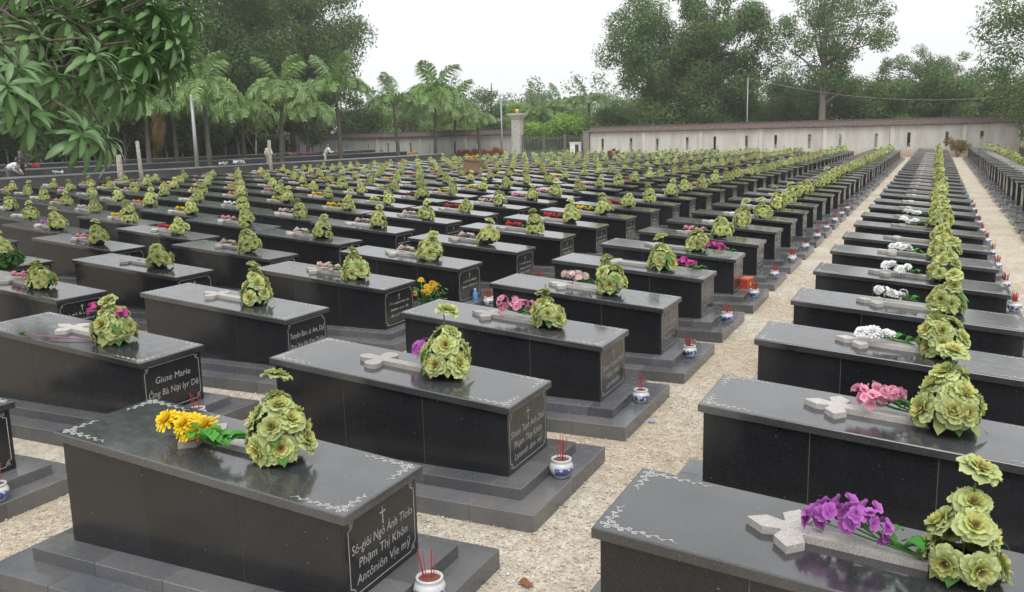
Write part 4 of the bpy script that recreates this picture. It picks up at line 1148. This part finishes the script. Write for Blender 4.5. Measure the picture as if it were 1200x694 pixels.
# lower belt behind the wall
bp = [(705, 112, 6), (735, 104, 7), (870, 104, 8.5), (902, 108, 9.5), (935, 103, 7.5), (975, 106, 9.2), (1010, 110, 9.0), (1040, 104, 7.8), (1072, 107, 8.6), (1105, 103, 8.2), (1138, 108, 9.4), (1172, 104, 8.2), (1215, 106, 10)]
for i, (px, Y, h) in enumerate(bp):
    g = rnd.uniform(.85, 1.35)
    tree('bushy_tree', 'bushy tree in the belt behind the right wall, %s from the gate' % ordinal(i + 1), at_y(px, Y), h, clumps_in(3.4, 3, h * .42, h * .52, 22, 100 + i, .9, 1.6), 12000, .28, (0.125 * g, 0.20 * g, 0.065), 100 + i, .16, 8, group='trees behind the right wall')
# around and behind the gate
tree('cypress_tree', 'tall dark conical tree behind the wall left of the gate', at_y(575, 106), 11, clumps_in(3.0, 2.8, 4.6, 6.6, 36, 20, .7, 1.2, 'cone') + clumps_in(2.4, 2.2, 2, 3.5, 8, 21, .8, 1.2), 12000, .25, (0.10, 0.18, 0.06), 20, .2, 6)
gsp = sorted([(440, 100, 7.2), (482, 112, 8.2), (545, 116, 8.5), (612, 118, 8), (640, 112, 6.5), (668, 122, 8), (625, 98, 4.2), (655, 97, 4.6), (684, 100, 5), (530, 98, 6.2)])
for i, (px, Y, h) in enumerate(gsp):
    g = rnd.uniform(1.0, 1.7)
    tree('bushy_tree', 'light green bushy tree seen around the gate, %s from the left' % ordinal(i + 1), at_y(px, Y), h, clumps_in(3.2, 3, h * .42, h * .52, 20, 200 + i, .8, 1.5), 10000, .28, (0.125 * g, 0.20 * g, 0.06), 200 + i, .15, 7, group='trees around the gate')
# great dense trees at the upper left
tree('broadleaf_tree', 'huge dense broadleaf tree behind the palms, upper left', at_x(345, -62), 18, clumps_in(7.6, 7.0, 7.0, 12.6, 110, 31, 1.3, 2.3), 75000, .28, (0.115, 0.195, 0.06), 31, .4, 14)
tree('broadleaf_tree', 'dense broadleaf tree left of the huge one', at_x(262, -60), 17, clumps_in(7, 6.5, 6.8, 11.5, 84, 33, 1.3, 2.3), 48000, .30, (0.075, 0.135, 0.042), 33, .38, 14)
ds = sorted([(-25, -56, 13), (30, -53, 12), (82, -55, 13), (135, -57, 12.5), (185, -55, 13), (225, -60, 14), (160, -62, 15), (60, -62, 15), (290, -66, 9), (405, -64, 8)])
for i, (px, X, h) in enumerate(ds):
    tree('shade_tree', 'dark shade tree crowding behind the long vaults, %s from the left' % ordinal(i + 1), at_x(px, X), h, clumps_in(4.6, 4.2, h * .40, h * .60, 34, 300 + i, 1.0, 2.0), 10000, .36, DARK, 300 + i, .22, 9, group='shade trees behind the vaults')
us = [(i * 17 + 8, -57 + (i % 3) * 1.6) for i in range(22)]
for i, (px, X) in enumerate(us):
    h = rnd.uniform(4.2, 6.2)
    tree('young_tree', 'slender young tree with bare stem under the canopy, %s from the left' % ordinal(i + 1), at_x(px, X), h, clumps_in(1.9, 1.9, 1.4, h - .9, 9, 400 + i, .6, 1.1), 1500, .36, (0.10, 0.17, 0.055), 400 + i, .09, 5, mat=M_PALEBARK, group='young trees under the canopy')

# far wood that reads as one mass
rng = np.random.default_rng(77); cl = []
for i in range(170):
    px = rng.uniform(-40, 1240); Y = rng.uniform(190, 260); p = at_y(px, Y); h = rng.uniform(9, 14.5) * (1.12 if 380 < px < 760 else 1)
    for q in range(6): cl.append((p[0] + rng.uniform(-4, 4), p[1] + rng.uniform(-3, 3), h * rng.uniform(.25, 1.0), rng.uniform(2, 3.4)))
V, F, Cc = crown(cl, 110000, .7, 78, (0.13, 0.21, 0.08), warm=.5)
tag(add('far_wood', np_mesh('far_wood', V, F, Cc, M_LEAF)), 'far wood of green trees along the horizon behind the gate', 'wood', kind='stuff')

# palms
def frond_mesh(seed, L, col, droop=1.0, nl=44):
    """arching rib with two ranks of hanging leaflets"""
    rr_ = random.Random(seed); b = MB(); pts = []
    for i in range(13):
        t = i / 12; pts.append(Vector((L * (t - .26 * t * t * droop), 0, L * (.50 * t - .80 * droop * t * t))))
    b.tube(pts, [.035 * (1 - .85 * i / 12) for i in range(13)], 4, tuple(c * 1.5 for c in col))
    for i in range(nl):
        t = .10 + .90 * i / (nl - 1); f = t * 12; k = min(11, int(f)); p = pts[k].lerp(pts[k + 1], f - k); tan = (pts[k + 1] - pts[k]).normalized()
        ll = L * .40 * math.sin(math.pi * (.16 + .76 * t)) * rr_.uniform(.8, 1.15)
        for s in (-1, 1):
            d = (Vector((0, s, 0)) * rr_.uniform(.6, .95) + tan * rr_.uniform(.4, .75) + Vector((0, 0, rr_.uniform(-.1, .35)))).normalized()
            m = p + d * ll * .5; e = p + d * ll * .85 + Vector((0, 0, -ll * rr_.uniform(.35, .75))); w = tan * .030 * (L / 2.4)
            g = rr_.uniform(.7, 1.3); c_ = tuple(c * g for c in col)
            b.add([p - w * .5, p + w * .5, m + w, m - w, e], [(0, 1, 2, 3), (3, 2, 4)], c_)
    return b.mesh('frond', M_GLOSSLEAF)
PALMG = (0.125, 0.225, 0.055)
ME_FROND = {'g': [frond_mesh(s, 2.6, PALMG, d) for s, d in ((1, .6), (2, .9), (3, 1.25), (4, .3))], 'l': [frond_mesh(s, 2.6, (0.155, 0.26, 0.065), d) for s, d in ((5, .8), (6, 1.15), (7, 1.5), (8, .5))],
            'd': [frond_mesh(9, 2.4, (0.24, 0.15, 0.04), 1.6), frond_mesh(10, 2.4, (0.20, 0.11, 0.04), 1.9)]}
def palm(label, p, h, s, seed, kind='g', n=17, dead=0, r=.15):
    rr_ = random.Random(seed); t = thing('palm_tree', label, 'palm', p, (0, 0, 0), 'palms along the left and gate')
    lean = (rr_.uniform(-.25, .25), rr_.uniform(-.25, .25)); b = MB()
    hh = h - 1.0 * s
    npt = 14
    b.tube([(lean[0] * (i / npt) ** 2, lean[1] * (i / npt) ** 2, -.05 + hh * i / npt) for i in range(npt + 1)], [r * (1.25 - .4 * i / npt) * (1.07 if i % 2 else 1) for i in range(npt + 1)], 9)
    add('trunk', b.mesh('trunk', M_BARK, True), t)
    b = MB(); b.tube([(lean[0], lean[1], hh - .05), (lean[0], lean[1], hh + .5 * s), (lean[0], lean[1], h)], [r * .92, r * .8, r * .45], 9, (0.16, 0.22, 0.07)); add('crownshaft', b.mesh('crownshaft', M_GLOSSLEAF, True), t)
    for i in range(n):
        tt = i / n; m = ME_FROND[kind][min(3, int(tt * 3)) if tt < .85 else 3]
        el = R(-8 + 62 * tt * tt) * -1
        q = add('frond', m, t, (lean[0], lean[1], h - .12), (0, el, i * 2.399 + rr_.uniform(-.2, .2)), (s, s, s))
    for i in range(dead):
        add('dry_frond', ME_FROND['d'][i % 2], t, (lean[0], lean[1], h - .3), (0, R(18), rr_.uniform(0, 6.28)), (s, s, s))
    return t
palm('palm with shaggy bright crown behind the grey metal pole', at_x(243, -44.6), 6.2, 1.25, 1, 'l', 22)
palm('palm with smooth green shaft, second from the metal pole', at_x(328, -45.0), 6.5, 1.28, 2, 'l', 22)
palm('dark palm with arching fronds against the sky', at_x(398, -45.2), 6.9, 1.35, 3, 'g', 20)
palm('slim palm between the dark palm and bright palm', at_x(466, -43.8), 5.8, 1.15, 4, 'g', 16)
palm('bright green drooping palm before the left wall', at_x(510, -44.6), 6.8, 1.6, 5, 'l', 24)
palm('second bright palm just right of the drooping one', at_x(532, -46), 5.8, 1.4, 6, 'l', 22)
palm('small palm beside the lamp pole left of gate', at_y(562, 80), 4.3, .9, 7, 'g', 13)
palm('palm with dry orange fronds left of the metal pole', at_x(172, -47), 5.0, 1.1, 8, 'g', 12, 3)
palm('short palm behind the vault between metal pole and post', at_x(285, -50), 5.2, 1.4, 9, 'l', 18)
palm('short palm behind the person in white by the post', at_x(360, -52), 5.4, 1.4, 10, 'l', 18)
palm('palm in shade behind the second pale post', at_x(205, -51), 5.4, 1.4, 14, 'g', 18)
palm('palm seen through the gate on its left side', at_y(634, 104), 5.6, 1.25, 11, 'g', 13)
palm('palm seen above the gate on its right side', at_y(690, 102), 6.6, 1.25, 12, 'g', 13)
palm('palm behind the gate between its two neighbours', at_y(660, 106), 6.4, 1.2, 13, 'g', 13)

# frangipani reaching into the upper left corner
def frangi_leaf(seed):
    rr_ = random.Random(seed); b = MB(); L, W = .37, .046; vs = []; cs = []
    for u, k in ((0, .12), (.15, .3), (.4, .8), (.65, 1.0), (.85, .8), (1.0, .12)):
        z = .10 * u - .20 * u * u
        for v in (-1, 0, 1):
            vs.append((L * u, v * W * k, z * L / .3 + (.012 if v else 0) * k)); g = 1.0 if v else 1.35; cs.append((0.10 * g, 0.185 * g, 0.065 * g))
    b.add(vs, [(i * 3 + p, i * 3 + p + 1, i * 3 + p + 4, i * 3 + p + 3) for i in range(5) for p in range(2)], cs)
    return b
FL = [frangi_leaf(s) for s in range(1)]
ME_FLEAF = FL[0].mesh('leaf', M_GLOSSLEAF, True)
fr = random.Random(21)
base = Vector((-12.03, 5.55, 0))
ft = thing('frangipani_tree', 'frangipani with long glossy leaves hanging in the upper left corner', 'tree', base)
tips = []
spots = [(15, 20, 10.5), (48, 42, 10), (85, 18, 10.5), (112, 62, 10), (150, 30, 11), (186, 14, 11.5), (140, 88, 10.4), (172, 62, 11), (205, 40, 11.5), (22, 78, 9.5), (66, 88, 10), (225, 10, 12), (100, 104, 10.5), (165, 100, 11), (36, 134, 9.6), (98, 154, 9.8), (126, 160, 10.4), (8, 100, 9.2), (-30, 60, 9), (-40, 10, 9), (30, -30, 10), (90, -40, 10.5), (150, -40, 11), (-60, 110, 9), (205, -35, 12), (60, 10, 11.5), (120, 8, 12), (178, 45, 12.2), (10, 50, 11), (86, 62, 11.6), (128, 48, 12), (60, 62, 11.8), (196, 80, 11.8), (214, 62, 12)]
spots += [(fr.uniform(-10, 215), fr.uniform(-10, 105), fr.uniform(11.2, 13.2)) for _ in range(80)] + [(fr.uniform(0, 130), fr.uniform(95, 130), fr.uniform(11.5, 13.5)) for _ in range(12)]
spots = [q for q in spots if q[0] + q[1] * .7 < 262]
for (px, py, dd) in spots: tips.append(Vector(at_dist(px, py, dd)) - base)
for i in range(16):
    a = fr.uniform(0, 6.28); tips.append(Vector((2.2 * math.cos(a) - .6, 2.0 * math.sin(a), fr.uniform(4.2, 6.2))))
fork = Vector((.35, .15, 2.1))
b = MB(); b.tube([(0, 0, -.05), (.1, .05, 1.1), tuple(fork)], [.2, .17, .15], 9); add('trunk', b.mesh('trunk', M_PALEBARK, True), ft)
mains = [Vector((1.4, .5, 3.4)), Vector((.6, 1.2, 3.9)), Vector((-.4, .6, 4.0)), Vector((1.9, -.2, 2.9)), Vector((2.3, 1.1, 3.9))]
for m in mains[:3]:
    b = MB(); b.tube([fork, fork.lerp(m, .5) + Vector((0, 0, .2)), m], [.09, .07, .04], 7); add('branch', b.mesh('branch', M_BARK, True), ft)
tw = MB(); L_ = []
for t_ in tips:
    m = min(mains, key=lambda q: (q - t_).length)
    s_ = t_ - (t_ - m).normalized() * min((t_ - m).length, .5); tw.tube([s_, s_.lerp(t_, .55) + Vector((fr.uniform(-.1, .1), fr.uniform(-.1, .1), .1)), t_], [.016, .014, .011], 5); up_ = min(range(len(tips)), key=lambda q: (tips[q] - s_).length if tips[q] is not t_ else 9e9); (tips[up_] - s_).length < .8 and tw.tube([s_, s_.lerp(tips[up_], .5), tips[up_].lerp(m, .12)], [.016, .015, .013], 5)
    ax = (t_ - m).normalized() * .5 + Vector((0, 0, .7)); n = 26
    for i in range(n):
        k = i / n; M = orient(t_ - ax.normalized() * .14 * (1 - k), ax, i * 2.399 + fr.uniform(-.25, .25)) @ Matrix.Rotation(R(-(-38 + 80 * k) + fr.uniform(-14, 14)), 4, 'Y') @ Matrix.Scale(fr.uniform(.75, 1.12) * (1 - .3 * k * k), 4)
        L_.append((M, (t_ + base)))
tag(add('twigs', tw.mesh('twigs', M_BARK, True), ft), kind='stuff')
vis = []; hid = MB()
L_.sort(key=lambda q: (q[1] - Vector((0, 0, H_CAM))).length)
for M, w in L_:
    q = project(w)
    if q and -20 < q[0] < 260 and -15 < q[1] < 200 and len(vis) < 300: vis.append(M)
    else: hid.merge(FL[0], M, [fr.uniform(.8, 1.2)] * 3)
for M in vis: q = add('leaf', ME_FLEAF, ft); q.matrix_local = M
tag(add('leaves', hid.mesh('leaves', M_GLOSSLEAF, True), ft), kind='stuff')

# red-leaved shrubs at the foot of the left wall, and the shrub at the end of the right-hand path
def shrub(name, label, p, rx, h, col, seed, group=None, n=1400, size=.16):
    t = thing(name, label, 'shrub', p, (0, 0, 0), group)
    cl_ = clumps_in(rx, rx * .7, h * .4, h * .6, 9, seed, rx * .3, rx * .5)
    b = MB(); rr_ = random.Random(seed)
    for c in cl_[:5]: b.tube([(0, 0, -.03), (c[0] * .5, c[1] * .5, c[2] * .6), c[:3]], [.03, .02, .01], 5)
    add('stem', b.mesh('stem', M_BARK), t)
    V, F, Cc = crown(cl_, n, size, seed, col, aspect=.5); add('foliage', np_mesh('foliage', V, F, Cc, M_LEAF), t)
for i, px in enumerate((540, 551, 566, 580)):
    shrub('red_leaf_shrub', 'orange red leaved shrub by the left wall, %s from the left' % ordinal(i + 1), at_y(px, 81), .9, 1.3, (0.36, 0.10, 0.045), 500 + i, 'red shrubs by the wall')
shrub('path_end_shrub', 'olive yellow shrub at the far end of the right path', at_y(1123, 80.5), .9, 1.6, (0.22, 0.17, 0.05), 520)
shrub('dark_bush', 'leafy dark green bush beside a tomb at the left edge', (head_x(-4) + 2.6, Y0 + 2.75 * PITCH_Y, 0), .3, 1.15, (0.05, 0.13, 0.025), 521, n=500, size=.12)
shrub('rust_plant', 'rust brown potted plant standing among the tombs before the wall', (at_y(718, 62)[0], 62, 0.0),   .34, 1.6, (0.26, 0.12, 0.06), 522, n=500)

# ------------------------------------------------------------------ people
M_SKIN = mat_plain('skin', (0.34, 0.19, 0.12), 0.6); M_HAIR = mat_plain('black_hair', (0.015, 0.012, 0.01), 0.5)
def tube_person(label, p, rz, shirt, trousers, pose, hair_long=False):
    """figure facing +x; pose gives joints: hips, chest, neck, head, knees, feet, elbows, hands"""
    t = thing('person', label, 'person', p, (0, 0, rz))
    mS = mat_plain('shirt', shirt, .85); mT = mat_plain('trousers', trousers, .85)
    hip, chest, neck, head = [Vector(pose[k]) for k in ('hip', 'chest', 'neck', 'head')]
    def loft(b, pts, rad, n=10, fl=1.0):
        b.tube(pts, rad, n)
    body = MB()
    loft(body, [hip - Vector((0, 0, .05)), hip.lerp(chest, .5), chest, chest.lerp(neck, .7), neck], [.13, .125, .14, .09, .055], 12)
    loft(body, [neck, neck.lerp(head, .5)], [.052, .05], 10)
    ax = (head - neck).normalized()
    prof = [(.0, -.12), (.05, -.11), (.075, -.06), (.088, 0), (.09, .05), (.07, .1), (.03, .125), (0, .13)]
    hb = MB(); hb.lathe(prof, 14); body.merge(hb, orient(head, ax, 0))
    nose = MB(); nose.tube([(.085, 0, .0), (.108, 0, -.025), (.085, 0, -.035)], [.012, .017, .01], 6); body.merge(nose, orient(head, ax, 0))
    sh = MB(); tr = MB()
    loft(sh, [hip - Vector((0, 0, .08)), hip.lerp(chest, .5), chest, chest.lerp(neck, .55), chest.lerp(neck, .92)], [.165, .155, .175, .15, .07], 14)
    for s in (-1, 1):
        k = 'L' if s < 0 else 'R'
        shd = chest.lerp(neck, .45) + Vector((0, s * .17, 0)); el, ha = Vector(pose['elbow' + k]), Vector(pose['hand' + k])
        loft(body, [shd, el, ha], [.05, .04, .028], 8); 
        f = (ha - el).normalized(); side = f.cross(Vector((0, 0, 1))).normalized() if abs(f.z) < .95 else Vector((0, 1, 0))
        body.tube([ha, ha + f * .07], [.03, .04], 8)
        for q in range(4): body.tube([ha + f * .06 + side * (.03 - .02 * q), ha + f * (.11 + .02 * (q in (1, 2))) + side * (.03 - .02 * q), ha + f * (.13 + .02 * (q in (1, 2))) + side * (.03 - .02 * q) - Vector((0, 0, .02))], [.009, .009, .007], 5)
        body.tube([ha + f * .02 + side * .035, ha + f * .07 + side * .06], [.011, .008], 5)
        loft(sh, [chest.lerp(neck, .3), shd, shd.lerp(el, .5), el, el.lerp(ha, .85)], [.09, .082, .07, .06, .05], 10)
        hp = hip + Vector((0, s * .085, -.02)); kn, fo = Vector(pose['knee' + k]), Vector(pose['foot' + k])
        loft(body, [hp, kn, fo], [.08, .055, .04], 8)
        loft(tr, [hip + Vector((0, s * .05, .06)), hp, hp.lerp(kn, .5), kn, kn.lerp(fo, .5), fo + Vector((0, 0, .05))], [.11, .12, .095, .075, .068, .06], 10)
        body.tube([fo + Vector((-.06, 0, .025)), fo + Vector((.06, 0, .035)), fo + Vector((.17, 0, .025))], [.04, .045, .025], 8)
    add('body', body.mesh('body', M_SKIN, True), t); add('shirt', sh.mesh('shirt', mS, True), t); add('trousers', tr.mesh('trousers', mT, True), t)
    hr = MB(); hr.lathe([(.097, -.01), (.1, .05), (.08, .11), (.035, .138), (0, .142)], 14); hr.v = [(x - .014, y, z + (-.07 if x < 0 else 0) * (1 if z < .03 else 0)) for x, y, z in hr.v]
    if hair_long: hr.tube([(-.08, 0, .03), (-.1, 0, -.1), (-.09, 0, -.26)], [.07, .075, .04], 8)
    h2 = MB(); h2.merge(hr, orient(head, ax, 0)); add('hair', h2.mesh('hair', M_HAIR, True), t)
    return t
bend = dict(hip=(0, 0, .88), chest=(.30, 0, 1.18), neck=(.43, 0, 1.33), head=(.50, 0, 1.46), elbowL=(.48, -.24, .98), elbowR=(.50, .24, .98), handL=(.72, -.14, .95), handR=(.74, .14, .97), kneeL=(.08, -.1, .48), kneeR=(.02, .1, .48), footL=(.0, -.11, 0), footR=(-.08, .11, 0))
stand = dict(hip=(0, 0, .92), chest=(.02, 0, 1.28), neck=(.03, 0, 1.47), head=(.05, 0, 1.61), elbowL=(.02, -.25, 1.1), elbowR=(.08, .25, 1.1), handL=(.14, -.2, .86), handR=(.26, .18, .98), kneeL=(.03, -.1, .49), kneeR=(.02, .1, .49), footL=(0, -.11, 0), footR=(-.02, .11, 0))
stoop = dict(bend); stoop.update(chest=(.40, 0, .98), neck=(.58, 0, 1.04), head=(.70, 0, 1.12), elbowL=(.50, -.24, .78), elbowR=(.50, .24, .78), handL=(.68, -.14, .62), handR=(.68, .14, .62))
p = at_x(379, -43.9); p = (p[0], p[1], .602); tube_person('person in white shirt and pale trousers bending over the long vault', p, R(25), (.62, .62, .62), (.55, .55, .54), bend)
p = at_x(313, -44.1); p = (p[0], p[1], .602); tube_person('person in white shirt standing behind the pale post', p, R(-40), (.62, .63, .62), (.3, .3, .31), stand)
p = at_x(20, -44.2); p = (p[0], p[1], .602); tube_person('person in dark jacket with black hair behind the vault at far left', p, R(-20), (.03, .03, .035), (.03, .03, .04), stand, True)
p = at_x(4, -43.6); p = (p[0], p[1], .602); tube_person('person in white top stooping forward at the far left edge', p, R(20), (.6, .58, .6), (.12, .1, .12), stoop)

# low dark hedge closing the view under the shade trees
for i in range(13):
    px = -20 + 27 * i
    tree('hedge_bush', 'dark hedge bush behind the vaults, %s from the left' % ordinal(i + 1), at_x(px, -61 - (i % 2)), 3.6, clumps_in(2.9, 2.6, 1.6, 1.9, 16, 600 + i, .8, 1.2), 3500, .36, (0.05, 0.085, 0.035), 600 + i, .1, 4, cat='bush', group='hedge behind the vaults')

# ------------------------------------------------------------------ humid air
hm = bpy.data.materials.new('haze_air'); hm.use_nodes = True; nt = hm.node_tree
for n_ in list(nt.nodes):
    if n_.type != 'OUTPUT_MATERIAL': nt.nodes.remove(n_)
pv = nt.nodes.new('ShaderNodeVolumePrincipled'); pv.inputs['Color'].default_value = (0.99, 0.995, 1.0, 1); pv.inputs['Density'].default_value = 0.0005; pv.inputs['Anisotropy'].default_value = 0.2
nt.links.new(pv.outputs[0], nt.nodes['Material Output'].inputs['Volume'])
b = MB(); b.box(-322, 322, -62, 422, -1.1, 24.0)
tag(add('haze', b.mesh('haze', hm)), 'thin pale humid haze filling the air over the cemetery', 'haze', kind='stuff')
